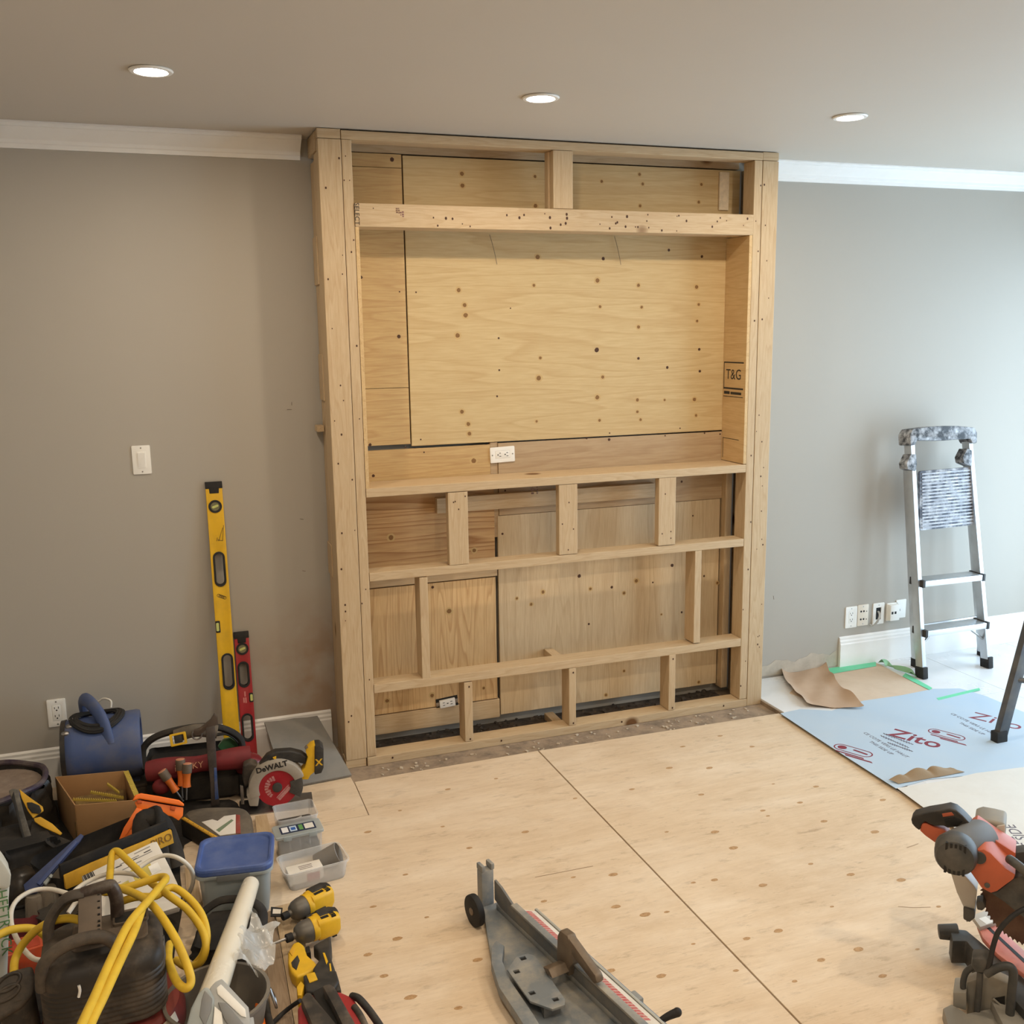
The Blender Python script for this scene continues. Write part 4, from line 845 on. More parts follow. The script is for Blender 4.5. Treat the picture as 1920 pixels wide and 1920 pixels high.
MB().tube([CP.pt(1838, 1822, .01), CP.pt(1836, 1850, .012), CP.pt(1833, 1885, .012), CP.pt(1828, 1930, .012)], .008, 10).build('clamp_rod', m_dg, ms, world=True)
MB().tube([CP.pt(1826, 1812, .0), CP.pt(1812, 1822, .0), CP.pt(1806, 1840, .0), CP.pt(1806, 1852, .0)], .008, 10).build('clamp_rod', m_dg, ms, world=True)
MB().tube([CP.pt(1850, 1826, .02), CP.pt(1872, 1814, .025), CP.pt(1892, 1812, .025), CP.pt(1900, 1825, .025), CP.pt(1897, 1860, .025), CP.pt(1893, 1908, .025)], .011, 12).build('clamp_rod', m_dg, ms, world=True)
slab(CP, [(1864, 1872), (1884, 1868), (1884, 1892), (1866, 1888)], -.012, -.008, 'bracket_window', m_slot, ms, 0)
MB().cyl(CP.pt(1862, 1872, -.004), CP.pt(1886, 1894, -.004), .003, n=8).build('bracket_brace', m_dust, ms, world=True)

# ================================================================ the tools on the left
m_yel = plain('tool_yellow', S(226, 178, 34), .45, dirt=.35, dcol=S(176, 138, 48), scale=16)
m_blkt = plain('tool_black', S(40, 39, 38), .55, dirt=.5, dcol=S(92, 84, 74), scale=18)
m_bag = plain('black_bag_cloth', S(34, 32, 31), .85, dirt=.6, dcol=S(84, 76, 66), scale=7, bump=.5)
m_bagg = plain('dusty_bag_cloth', S(92, 84, 74), .9, dirt=.7, dcol=S(134, 122, 106), scale=8, bump=.5)
m_ybag = plain('yellow_bag_trim', S(212, 160, 40), .7, dirt=.5, dcol=S(140, 108, 44), scale=9, bump=.2)
m_clear = plain('clear_plastic', S(236, 238, 240), .18, alpha=.34, dirt=.3, dcol=S(200, 196, 188), scale=12)
m_frost = plain('frosted_plastic', S(184, 194, 196), .35, alpha=.62, dirt=.3, dcol=S(180, 180, 174), scale=10)
m_org = plain('bright_orange_plastic', S(255, 124, 40), .4, dirt=.15, dcol=S(226, 110, 44), scale=9)
m_cord_y = plain('yellow_cord', S(222, 184, 52), .5, dirt=.35, dcol=S(168, 134, 46), scale=14)
m_cord_w = plain('white_cord', S(224, 218, 206), .5, dirt=.25, dcol=S(178, 168, 152), scale=14)
m_card = plain('cardboard', S(176, 136, 92), .85, dirt=.35, dcol=S(150, 112, 74), scale=8)
m_red = plain('tool_red', S(166, 42, 48), .4, dirt=.4, dcol=S(134, 62, 58), scale=12)
m_dred = plain('dark_red_cloth', S(122, 38, 42), .6, dirt=.5, dcol=S(86, 46, 44), scale=10)
m_blue = plain('fan_blue', S(70, 87, 130), .5, dirt=.95, dcol=S(112, 112, 120), scale=5)
m_paper = plain('label_paper', S(228, 222, 212), .7, dirt=.2, dcol=S(200, 190, 176), scale=10)

# ---------------------------------------------------------------- spirit levels leaning on the wall
def level(name, label, foot, top, w, th, body, endm, parts, wpx):
    """foot / top: world points of the centre line on the front face"""
    L = (top-foot).length; d = (top-foot).normalized(); M = frame(foot, Vector((1, 0, 0)), y=d)   # x across, y up the level, z out
    t = thing(name, label, 'spirit level', foot)
    holes = [p[1] for p in parts if p[0] == 'grip']
    hl = [capsule((cx_, a), (cx_, b), r, 8) for cx_, a, b, r in holes]
    MB(M).holed([(-w/2, 0), (w/2, 0), (w/2, L), (-w/2, L)], hl, -th, 0).build('body', body, t, bevel=.0015, world=True)
    for e in (-w*.36, w*.36): MB(M).box((e-w*.13, .002, 0), (e+w*.13, L-.02, .0016)).build('side_rib', body, t, bevel=.0006, world=True) if False else None
    for (cx_, a, b, r) in holes: MB(M).holed(capsule((cx_, a), (cx_, b), r+.007, 8), [capsule((cx_, a), (cx_, b), r-.001, 8)], -th-.001, .003).build('grip_rim', m_rub, t, bevel=.001, world=True)
    for p in parts:
        if p[0] == 'vial_round':
            cy_, r = p[1]
            MB(M).holed(circ(r, 24, 0, cy_), [circ(r*.66, 24, 0, cy_)], -.002, .003).build('vial_ring', endm, t, world=True, bevel=.001)
            MB(M).prism(circ(r*.67, 20, 0, cy_), -.001, .0015).build('vial', plain('vial_dark', S(120, 116, 86), .2), t, world=True)
            MB(M).prism(capsule((-r*.3, cy_-r*.1), (r*.3, cy_+r*.1), r*.18), .0015, .0035).build('vial_tube', plain('vial_green', S(196, 200, 120), .2), t, world=True)
        if p[0] == 'vial_side':
            cy_, h, s = p[1]
            MB(M).prism(rrect(w*.28, h, .003, 2, s*w*.36, cy_), -.002, .003).build('vial_block', m_rub, t, world=True, bevel=.001)
            MB(M).prism(rrect(w*.17, h*.7, .003, 2, s*w*.38, cy_), .003, .005).build('vial_tube', plain('vial_green', S(196, 200, 120), .2), t, world=True)
    MB(M).prism([(-w/2-.001, L-.022), (-w*.3, L-.022), (-w*.28, L-.042), (w*.28, L-.042), (w*.3, L-.022), (w/2+.001, L-.022), (w/2+.001, L+.006), (-w/2-.001, L+.006)], -th-.001, .002).build('end_cap', m_rub, t, bevel=.002, world=True)
    MB(M).prism([(-w/2-.001, -.001), (w/2+.001, -.001), (w/2+.001, .012), (-w/2-.001, .012)], -th-.001, .002).build('end_cap', m_rub, t, bevel=.002, world=True)
    return t, M, L
ft = Vector((WP(439, 1440, .13).x, .13, .0)); tp = WP(434, 905, .232)
yl = level('spirit_level', 'long yellow spirit level with two grips leaning upright against the wall', ft, tp, .066, .024, m_yel, m_rub, [('grip', (.004, .43-.055, .43+.055-.0, .017)), ('grip', (.0, .862-.045, .862+.055, .017)), ('vial_round', (1.13, .027)), ('vial_side', (.625, .05, -1))], 0)
for pz, s, bd in ((1.02, .04, '✓'), (.745, .026, 'OK')):
    pass
dm = MB(yl[1])
for a, b in (((.004, .985), (.024, 1.04)), ((.0, .99), (.02, .985)), ((.02, .985), (.028, 1.05)), ((.0, 1.0), (-.004, .985))): dm.cyl((a[0], a[1], .0006), (b[0], b[1], .0006), .0009, n=6)
dm.build('pencil_scribble', m_ink, yl[0], world=True)
dm = MB(yl[1])
for k in range(5): dm.tube([(-.012+k*.006+.006*math.cos(a), .757-k*.003+.006*math.sin(a), .0006) for a in [2*PI*j/8 for j in range(8)]], .0008, 5, 2, True)
dm.build('pencil_scribble', m_ink, yl[0], world=True)
ft2 = Vector((WP(471, 1440, .15).x, .15, .0)); tp2 = WP(471, 1186, .232)
rl = level('spirit_level', 'short red spirit level leaning against the wall beside the long yellow level', ft2, tp2, .060, .026, m_red, m_rub, [('grip', (-.002, .13, .205, .017)), ('grip', (-.002, .365, .43, .017)), ('vial_round', (.508, .026)), ('vial_side', (.295, .04, 1))], 0)
m_pk = plain('worn_print_pink', S(206, 128, 124), .6)
for x0, y0, w_, h_ in ((-.006, .302, .006, .022), (-.012, .276, .006, .022), (-.004, .274, .006, .024)): MB(rl[1]).box((x0, y0, 0), (x0+w_, y0+h_, .0004)).build('worn_print', m_pk, rl[0], world=True, smooth=False)

# ---------------------------------------------------------------- grey board leaning low on the wall
m_board = plain('cement_board_grey', S(128, 126, 122), .85, dirt=.5, dcol=S(158, 150, 138), scale=5)
gb = [Vector((-.315, .212, .158)), Vector((-.085, .212, .158)), Vector((.0, -.115, .003)), Vector((-.275, -.135, .003))]
gM = frame(gb[3], gb[2]-gb[3], y=gb[0]-gb[3]); gi = gM.inverted()
b = MB(gM).prism([(gi @ q)[:2] for q in (gb[3], gb[2], gb[1], gb[1].lerp(gb[0], .2)+Vector((0, 0, -.006)), gb[1].lerp(gb[0], .45)+Vector((0, 0, .004)), gb[1].lerp(gb[0], .7)+Vector((0, 0, -.008)), gb[0])], 0, .010).build('board_offcut', m_board, bevel=.001, smooth=False)
tag(b, 'dark grey board offcut sloping from the floor up onto the baseboard beside the frame', 'board')

# ---------------------------------------------------------------- blue drum fan on a dark case
cs = thing('tool_case', 'flat dusty black case carrying the blue drum fan', 'case', (-.945, .09, 0))
MB().rbox(.36, .20, 0, .052, .02, edge=.004).build('case_body', m_blkd, cs); MB().rbox(.37, .205, .052, .065, .02, edge=.003).build('case_lid', m_blkd, cs)
MB().box((-.05, -.108, .025), (.05, -.100, .06)).build('case_latch', m_blk, cs, bevel=.002)
fan = thing('drum_fan', 'blue dusty drum fan with a handle and a coiled black cord', 'fan', (-.945, .08, .065))
FR_, FL_ = .125, .27
a0 = Vector((-.145, -.015, .145)); a1 = Vector((.135, .0, .145)); dax = (a1-a0).normalized()
FM = frame(a0, dax.cross(Vector((0, 0, 1))).cross(dax).cross(dax) if 0 else Vector((0, 1, 0)), z=dax); LL = (a1-a0).length
MB(FM).lathe([(.118, .0), (.124, .006), (.127, .04), (.130, .13), (.132, .22), (.134, LL-.012), (.130, LL), (.100, LL), (.100, LL-.02), (.001, LL-.02)], 40, caps=(False, True)).build('drum', m_blue, fan)
MB(FM).lathe([(.118, -.010), (.126, -.010), (.128, .008), (.120, .008)], 40, caps=(False, False)).build('rear_rim', m_blk, fan)
MB(FM).lathe([(.001, -.002), (.117, -.002), (.117, .002), (.001, .002)], 40).build('rear_grille', m_blkd, fan)
for k in range(6): MB(FM).lathe([(.018+k*.017, -.009), (.021+k*.017, -.009), (.021+k*.017, -.005), (.018+k*.017, -.005)], 32, caps=(False, False)).build('grille_ring', m_steel, fan)
for k in range(5): MB(FM).box((-.005+.02*k-.04, -.003, LL*.78), (.004+.02*k-.04, .003, LL*.80)).build('x', m_slot, fan) if False else None
MB().box((-.12, -.06, .0), (-.06, .05, .035)).build('foot', m_blue, fan, bevel=.004); MB().box((.06, -.06, .0), (.12, .05, .035)).build('foot', m_blue, fan, bevel=.004)
fp0, fp1, fp2, fp3, fp4 = (Vector(q) for q in ((-.075, .085, .245), (-.075, .055, .325), (-.045, .0, .335), (.000, -.075, .285), (.022, -.118, .195)))
MB().tube([fp0, fp1, fp2, fp3, fp4], .026, 12, 8, flat=.62).build('handle', m_blue, fan)
for k in range(9):
    r = .080+.006*(k % 5); pts = []
    for j in range(14):
        a = 2*PI*j/14+.2*k; u, w_ = math.cos(a)*r*.95-.01, math.sin(a)*r
        y = w_*.80-.03+.003*k; z = .145+math.sqrt(max(.0001, .134**2-min(.130, abs(y+.008))**2))+.006+.005*(k % 2)
        pts.append((u-.01, y-.008, z))
    MB().tube(pts, .0055, 8, 3, True).build('cord_loop', m_rub, fan)
MB().tube([(-.03, .06, .30), (.0, .05, .325), (.03, .03, .32), (.03, .02, .295)], .004, 8).build('cord_tie', m_cord_w, fan)
for i, (x, y, z) in enumerate(((-.12, -.05, .262), (-.135, -.08, .246), (-.105, -.035, .282))):
    MB().ell((x, y, z), (.017, .012, .011), n=10, m=6, p=.8).build('metal_clip', m_steel, fan)

# ---------------------------------------------------------------- cardboard box with spacer strips
cbx = thing('cardboard_box', 'open brown cardboard box holding yellow toothed plastic strips', 'box', (-.97, -.21, 0))
H_ = .165
Q = [Vector((-1.035, -.335, 0)), Vector((-.82, -.372, 0)), Vector((-.872, -.09, 0)), Vector((-1.125, -.05, 0))]      # FL FR BR BL
for nm, i, j in (('front_wall', 0, 1), ('side_wall', 1, 2), ('back_wall', 2, 3), ('side_wall', 3, 0)):
    M = frame(Q[i], Q[j]-Q[i], z=(0, 0, 1)); L = (Q[j]-Q[i]).length
    MB(M).box((.002, 0, .0), (L-.002, .004, H_)).build(nm, m_card, cbx, bevel=.001, world=True)
MB().prism([q[:2] for q in Q], .0, .003).build('bottom', m_card, cbx, world=True)
m_strip = plain('pale_yellow_plastic', S(206, 182, 84), .5, dirt=.3, dcol=S(170, 150, 84), scale=20)
rs = random.Random(4)
W_, D_ = .20, .25
boxM = Matrix.Translation((-.963, -.212, 0)) @ Matrix.Rotation(.05, 4, 'Z')
strips = [((-.09, .0), (.06, -.055), .135, 1), ((-.03, .05), (.085, -.03), .13, 0), ((.03, .075), (.07, .0), .14, 0), ((-.07, -.02), (-.01, -.10), .115, 0), ((.0, -.06), (.06, -.09), .118, 0), ((-.05, -.05), (.05, -.075), .108, 0), ((-.09, -.06), (-.03, -.09), .104, 0)]
for (x0, y0), (x1, y1), z, cv in strips:
    a, b = boxM @ Vector((x0, y0, z-.004)), boxM @ Vector((x1, y1, z-.014)); L = (b-a).length
    M = frame(a, b-a, z=(0, 0, 1)); nt_ = int(L/.008)
    poly = [(0, 0)]+[(L, 0), (L, .007)]
    for k in range(nt_, 0, -1): poly += [(k*L/nt_-.002, .007), (k*L/nt_-.004, .013), ((k-1)*L/nt_+.001, .007)]
    poly.append((0, .007))
    o = MB(frame(a, b-a, y=(0, 0, 1))).prism(poly, -.002, .002).build('plastic_strip', m_strip, bevel=0)
    tag(o, 'pale yellow toothed plastic strip inside the cardboard box', 'strip', 'toothed strips in the cardboard box')
fill = MB(); 
fb = MB(boxM).rbox(W_-.03, D_-.03, .005, .095, .01).build('paper_filling', plain('bundle_brown', S(116, 92, 58), .8, dirt=.7, dcol=S(160, 136, 78), scale=30, bump=.6), cbx, world=True)
for k, (px0, px1) in enumerate((((232, 1460), (338, 1530)),)):     # strip hanging on the box's right wall
    a = Q[2].lerp(Q[1], .08)+Vector((0, 0, H_+.004)); b_ = Q[2].lerp(Q[1], .97)+Vector((0, 0, H_+.003)); L = (b_-a).length
    M = frame(a, b_-a, z=(0, 0, 1)); bb = MB(M)
    bb.box((0, -.008, -.0025), (L, .008, .0015)); 
    for j in range(int(L/.01)): bb.box((j*.01+.002, -.009, .0015), (j*.01+.0065, .009, .0045))
    o = bb.build('plastic_strip', m_strip); tag(o, 'yellow ribbed plastic strip lying along the rim of the cardboard box', 'strip')

# ---------------------------------------------------------------- tote of hand tools (against the wall)
tb_ = thing('tool_tote', 'open black tool tote stuffed with dark red rolls, yellow buckle strap on its handle', 'tool bag', (-.615, -.01, 0), rotz=-.10)
def lump(w, d, z0, z1, r, seed, amp=.012, n=6, m=10, top=1.):
    rg = random.Random(seed); rings = []
    base = rrect(w, d, r, n)
    for j in range(m+1):
        t = j/m; z = z0+(z1-z0)*t; k = (1-.12*(1-t)**3)*(1+(top-1)*t)
        rings.append([(x*k+amp*math.sin(11*x/w+7*t+seed)*.6+amp*.5*math.sin(23*y/d+13*t+seed*2), y*k+amp*math.sin(9*y/d+5*t+seed*1.7)*.6+amp*.4*math.sin(31*x/w+9*t), z) for x, y in base])
    return rings
rg_ = lump(.36, .22, 0, .155, .04, 3); 
MB().loft(rg_, caps=(True, False)).build('bag_shell', m_bag, tb_)
MB().rbox(.34, .20, .125, .135, .035).build('bag_inside', m_bag, tb_)
MB().tube([(-.19, -.02, .14), (-.185, -.02, .215), (-.12, -.02, .262), (.02, -.02, .28), (.12, -.02, .262), (.185, -.02, .21), (.19, -.02, .14)], .017, 10, 8, flat=.8).build('carry_handle', m_bag, tb_)
MB().tube([(-.06, -.05, .262), (.02, -.052, .278), (.10, -.05, .262)], .026, 12, 6).build('handle_wrap', m_bagg, tb_)
MB(frame((-.045, -.082, .262), (1, 0, .12), y=(-.1, .35, 1))).holed(rrect(.062, .048, .005), [rrect(.044, .032, .003)], 0, .012).build('buckle', m_yel, tb_, bevel=.002)
MB(frame((-.045, -.082, .262), (1, 0, .12), y=(-.1, .35, 1))).prism(rrect(.030, .03, .003), .001, .010).build('buckle_tongue', m_blkt, tb_, bevel=.002)
MB().tube([(-.02+.018*math.cos(a)+.045, -.085, .272+.018*math.sin(a)) for a in [2*PI*j/10 for j in range(10)]], .0035, 8, 3, True).build('ring', m_steel, tb_)
MB().tube([(-.17, -.08, .13), (-.165, -.10, .16), (-.14, -.105, .152), (-.10, -.1, .165), (.02, -.09, .178), (.1, -.09, .19)], .006, 8).build('strap', m_ybag, tb_)
MB().loft([[(x*(.36), -.108+.006*math.sin(x*5), z) for x in (-.48, -.25, 0, .25, .48)]+[(x*.36, -.122, z) for x in (.48, .25, 0, -.25, -.48)] for z in (.02, .10)]).build('front_pocket', m_bag, tb_, bevel=.003)
# dark red rolled pouch on top of the tote
pr = thing('tool_roll', 'dark red rolled pouch with pale lettering lying across the black tote', 'tool roll', (-.60, -.12, 0), rotz=-.10)
prM = TM[pr.name]
MB().tube([(-.19, -.03, .165), (-.06, -.035, .172), (.06, -.03, .176), (.20, -.02, .178)], lambda t: .038+.006*math.sin(t*9), 14, 8).build('roll', m_dred, pr)
MB().ell((-.135, -.075, .118), (.035, .03, .03)).build('roll_end', m_dred, pr)
text('lettering', 'HUSKY', .034, frame((-.030, -.072, .184), (1, .05, .03), y=(0, .55, 1)), plain('faded_print', S(196, 140, 110), .7), pr)
# screwdrivers with orange handles
def screwdriver(px, py, qx, qy, y0, label):
    a, b = WP(px, py, y0), WP(qx, qy, y0-.015)
    t = thing('screwdriver', label, 'screwdriver', b, group='orange screwdrivers in the tote')
    d = (b-a).normalized()
    MB().tube([a, a.lerp(b, .4)], .0185, 14, 0).build('grip_cap', plain('grip_grey', S(98, 84, 70), .6, dirt=.3), t, world=True, bevel=.002)
    MB().cyl(a-d*.002, a+d*.003, .0165, n=14).build('grip_end', plain('grip_pink', S(206, 140, 110), .6), t, world=True, bevel=.001)
    MB().tube([a.lerp(b, .38), a.lerp(b, .7), b], lambda s: .0165-.003*math.sin(PI*s), 14, 4).build('grip', plain('grip_orange', S(214, 110, 40), .45, dirt=.35, dcol=S(150, 80, 40), scale=20), t, world=True)
    MB().cyl(b, b+d*.05, .0035, n=8).build('shank', m_steel, t, world=True)
screwdriver(304, 1446, 330, 1483, -.21, 'orange and grey screwdriver handle leaning over to the side in the tote')
screwdriver(338, 1424, 341, 1472, -.20, 'orange and grey screwdriver handle standing highest in the tote')
screwdriver(351, 1432, 350, 1475, -.215, 'orange and grey screwdriver handle standing against the blue-gripped hammer')
# framing hammer standing on its head
HPp = Plane((-.505, -.215, 0.), None, 0)
hm = thing('hatchet_hammer', 'steel hammer with a worn blue and black handle standing head up before the tote', 'hammer', (-.505, -.215, 0))
slab(HPp, [(385, 1365), (403, 1360), (404, 1390), (406, 1430), (408, 1470), (412, 1508), (396, 1512), (394, 1470), (389, 1420)], -.018, .004, 'handle', plain('worn_grip', S(66, 58, 54), .7, dirt=.6, dcol=S(112, 100, 90), scale=14), hm, .005)
slab(HPp, [(401, 1440), (406, 1440), (410, 1498), (403, 1500)], -.004, .0065, 'blue_grip_strip', plain('grip_blue', S(52, 84, 146), .6, dirt=.4), hm, .002)
slab(HPp, [(362, 1371), (376, 1366), (395, 1350), (402, 1339), (408, 1346), (409, 1358), (402, 1362), (390, 1366), (376, 1378), (366, 1380)], -.016, .002, 'head', plain('dark_steel', S(96, 84, 76), .45, .6, dirt=.5, dcol=S(120, 104, 90), scale=14), hm, .003)
# small snips behind
sn = thing('safety_goggles', 'green-lensed goggles with a black strap wedged beside the levels', 'goggles', (-.44, .02, .0))
PS = Plane((-.44, .02, .1), None, 0)
slab(PS, [(408, 1400), (418, 1388), (432, 1384), (444, 1392), (448, 1406), (440, 1414), (420, 1414)], -.03, -.01, 'lens', plain('green_lens', S(84, 132, 92), .2, dirt=.3), sn, .004)
MB().tube([PS.pt(404, 1378, 0), PS.pt(425, 1376, 0), PS.pt(444, 1388, 0), PS.pt(452, 1404, 0)], .012, 10, flat=.5).build('strap', m_rub, sn, world=True)
slab(PS, [(402, 1402), (420, 1410), (466, 1406), (474, 1416), (470, 1428), (440, 1424), (404, 1418)], -.02, .0, 'frame', m_rub, sn, .004)
mm = thing('tool_pouch', 'glossy dark red pouch with a black base beside the circular saw', 'tool pouch', (-.41, -.115, 0))
MB().rbox(.10, .09, 0, .10, .03, edge=.01).build('base', m_bag, mm); MB().ell((0, 0, .125), (.058, .05, .045)).build('pouch', plain('glossy_dark_red', S(118, 36, 40), .25, dirt=.3, dcol=S(80, 40, 38)), mm)
MB().tube([(.05, -.05, .13), (.085, -.06, .145), (.09, -.05, .12), (.06, -.055, .11)], .005, 8, 6).build('carabiner', m_steel, mm)

# ---------------------------------------------------------------- circular saw
cs_c = Vector((-.318, -.29, 0)); CSP = Plane((cs_c.x, cs_c.y, 0), None, 0)
sw = thing('circular_saw', 'cordless circular saw with grey guard, red blade and yellow battery', 'circular saw', cs_c)
m_sgrey = plain('saw_guard_grey', S(176, 168, 156), .45, .2, dirt=.4, dcol=S(140, 128, 112), scale=10)
bc = CSP.loc(520, 1477, .012); rB = abs(CSP.loc(562, 1477, .012)[0]-bc[0])
MB(CSP.M).prism(circ(rB*.93, 44, *bc), .002, .004).build('blade', plain('red_blade', S(168, 32, 44), .4, dirt=.25, dcol=S(186, 84, 84), scale=12), sw, world=True)
MB(CSP.M).prism(circ(rB*.22, 24, *bc), .004, .014).build('blade_flange', m_dg, sw, world=True, bevel=.002)
m_bp = plain('blade_print', S(206, 150, 148), .5, dirt=.6, dcol=S(160, 60, 66), scale=120)
for k in range(9):      # worn print round the hub
    a = 1.9+k*.27; MB(CSP.M @ Matrix.Translation((bc[0]+rB*.45*math.cos(a), bc[1]+rB*.45*math.sin(a), .0041)) @ Matrix.Rotation(a, 4, 'Z')).box((-.010+.003*(k % 3), -.004, 0), (.010, .004, .0004)).build('blade_print', m_bp, sw, world=True, smooth=False)
MB(CSP.M @ Matrix.Translation((bc[0]+.020, bc[1]-.022, .0041)) @ Matrix.Rotation(.78, 4, 'Z')).box((-.034, -.001, 0), (.034, .003, .0005)).box((-.034, -.016, 0), (.030, -.003, .0004)).build('blade_print', m_bp, sw, world=True, smooth=False)
# upper guard: a ring sector
def sector(c, r0, r1, a0, a1, n=24):
    o = [(c[0]+r1*math.cos(a0+(a1-a0)*k/n), c[1]+r1*math.sin(a0+(a1-a0)*k/n)) for k in range(n+1)]
    return o+[(c[0]+r0*math.cos(a1-(a1-a0)*k/n), c[1]+r0*math.sin(a1-(a1-a0)*k/n)) for k in range(n+1)]
MB(CSP.M).prism(sector(bc, rB*.82, rB*1.28, .30, 3.5), -.055, .014).build('upper_guard', m_sgrey, sw, bevel=.005, world=True)
MB(CSP.M).prism(sector(bc, rB*.60, rB*1.16, -.55, .32), -.02, .010).build('lower_guard', m_dg, sw, bevel=.003, world=True)
slab(CSP, [(462, 1490), (480, 1478), (486, 1496), (484, 1512), (468, 1512)], -.05, .012, 'guard_heel', m_sgrey, sw, .004)
text('lettering', 'DeWALT', .030, CSP.M @ Matrix.Translation((bc[0]-.016, bc[1]+rB*1.04, .0146)) @ Matrix.Rotation(.16, 4, 'Z'), m_ink, sw, world=True, bold=.0012)
# shoe
sh0, sh1 = CSP.loc(448, 1512, 0), CSP.loc(586, 1486, 0)
MB(CSP.M).prism([(sh0[0], .0), (sh1[0], .0), (sh1[0], .005), (sh0[0], .005)], -.10, .030).build('shoe', m_steel, sw, bevel=.001, world=True)
MB(CSP.M).box((sh1[0]-.05, .005, -.02), (sh1[0]-.02, .022, .01)).build('shoe_clamp', m_steel, sw, bevel=.002, world=True)
slab(CSP, [(450, 1472), (456, 1474), (458, 1508), (452, 1508)], -.006, .0, 'rip_guide', m_steel, sw, .001)
# motor, handle, battery
q = CSP.pt(520, 1470, -.06); MB().cyl(q, q-CSP.n*.05, .046, .042, 24).build('motor', m_blkt, sw, bevel=.006, world=True)
slab(CSP, [(484, 1438), (500, 1418), (516, 1410), (545, 1408), (566, 1413), (576, 1420), (574, 1434), (556, 1430), (528, 1430), (504, 1436), (494, 1444)], -.055, -.015, 'handle', m_blkt, sw, .008, seg=3)
slab(CSP, [(503, 1436), (512, 1420), (518, 1418), (518, 1424), (526, 1424), (526, 1432), (512, 1434)], -.058, -.012, 'trigger_frame', m_yel, sw, .002)
slab(CSP, [(505, 1426), (511, 1421), (514, 1424), (509, 1430)], -.02, -.010, 'trigger', m_slot, sw, .001)
slab(CSP, [(573, 1410), (583, 1400), (591, 1397), (591, 1405), (590, 1448), (582, 1454), (578, 1462), (566, 1462), (562, 1450), (572, 1440), (577, 1420)], -.06, -.005, 'battery_mount', m_yel, sw, .004)
slab(CSP, [(590, 1399), (600, 1398), (607, 1404), (607, 1440), (603, 1450), (590, 1453)], -.065, .0, 'battery', m_blkt, sw, .005)
bM = CSP.M @ Matrix.Translation((*CSP.loc(598, 1430, .0005), .0004))
text('battery_mark', 'X', .038, bM, m_yel, sw, world=True, bold=.001)
slab(CSP, [(571, 1402), (575, 1398), (580, 1404), (576, 1409)], -.03, -.02, 'hook', m_steel, sw, .001)
slab(CSP, [(456, 1436), (470, 1430), (482, 1434), (484, 1446), (474, 1470), (458, 1478), (454, 1458)], -.08, -.03, 'front_knob', m_blkd, sw, .01, seg=3)

# ---------------------------------------------------------------- plastic bins and tubs
def openbin(t, w, d, h, r, mat, th=.0025, taper=.88, lip=.006, n=4):
    k = taper; R = lambda s, z, e=0.: [(x*s, y*s, z) for x, y in rrect(w-2*e, d-2*e, r, n)]
    MB().loft([R(k*.96, 0), R(k, .006), R(1, h), [(x, y, h) for x, y in rrect(w+2*lip, d+2*lip, r+lip, n)], [(x, y, h-.006) for x, y in rrect(w+2*lip, d+2*lip, r+lip, n)]], caps=(True, False)).build('tub', mat, t)
    MB().loft([R(k*.95, .004, th), R(k, .010, th), R(1, h-.001, th)], caps=(True, False)).build('tub_lining', mat, t)
# blue-lid tub
bt = thing('storage_tub', 'frosted storage tub with a scuffed blue snap lid', 'tub', (-.515, -.905, 0), rotz=-.14)
MB().loft([[(x*.86, y*.86, .0) for x, y in rrect(.225, .205, .03, 5)], [(x*.88, y*.88, .006) for x, y in rrect(.225, .205, .03, 5)], [(x*.97, y*.97, .148) for x, y in rrect(.225, .205, .03, 5)], [(x, y, .150) for x, y in rrect(.228, .208, .03, 5)], [(x, y, .172) for x, y in rrect(.230, .210, .03, 5)]]).build('tub', m_frost, bt)
MB().rbox(.186, .168, .006, .132, .025, top=1.04).build('contents', plain('tub_contents', S(98, 104, 106), .8, dirt=.6, dcol=S(70, 74, 78), scale=20), bt)
MB().loft([[(x, y, .148) for x, y in rrect(.236, .214, .032, 5)], [(x, y, .1505) for x, y in rrect(.240, .218, .033, 5)], [(x, y, .158) for x, y in rrect(.240, .218, .033, 5)], [(x, y, .160) for x, y in rrect(.236, .214, .032, 5)]]).build('tub_collar', m_frost, bt)
m_blid = plain('blue_lid', S(66, 90, 150), .42, dirt=.6, dcol=S(112, 126, 168), scale=12)
LR = lambda a, z: [(x, y, z) for x, y in rrect(.240-a, .220-a, .036, 6)]
MB().loft([LR(.006, .160), LR(0, .164), LR(0, .176), LR(.004, .182), LR(.014, .184), LR(.026, .1825), LR(.034, .1765), LR(.040, .1758)]).build('lid', m_blid, bt, angle=15)
MB().box((-.05, -.112, .142), (.05, -.108, .160)).build('lid_tab', plain('tab_grey', S(120, 122, 122), .5), bt, bevel=.001)
# narrow open bin with dark bits
ob = thing('parts_bin', 'open clear plastic bin holding dark drill bits behind the lidded organiser', 'bin', (-.275, -.475, 0), rotz=.05)
openbin(ob, .145, .13, .075, .012, m_clear, taper=.95, lip=.003)
MB().rbox(.128, .112, .006, .02, .01).build('grit', plain('dark_bits', S(58, 54, 50), .7, dirt=.6, dcol=S(110, 100, 90), scale=60, bump=.8), ob)
rq = random.Random(9)
for i in range(12):
    x, y, a = rq.uniform(-.035, .045), rq.uniform(-.04, .02), rq.uniform(-.5, .5)
    o = MB().cyl((x-.02*math.cos(a), y-.02*math.sin(a), .027+.003*(i % 3)), (x+.02*math.cos(a), y+.02*math.sin(a), .028+.004*(i % 4)), .003, n=6).build('drill_bit', m_blkt if i % 3 else m_steel)
    o.data.transform(TM[ob.name]); tag(o, 'short dark drill bit lying in the open clear bin', 'drill bit', 'bits in the open clear bin')
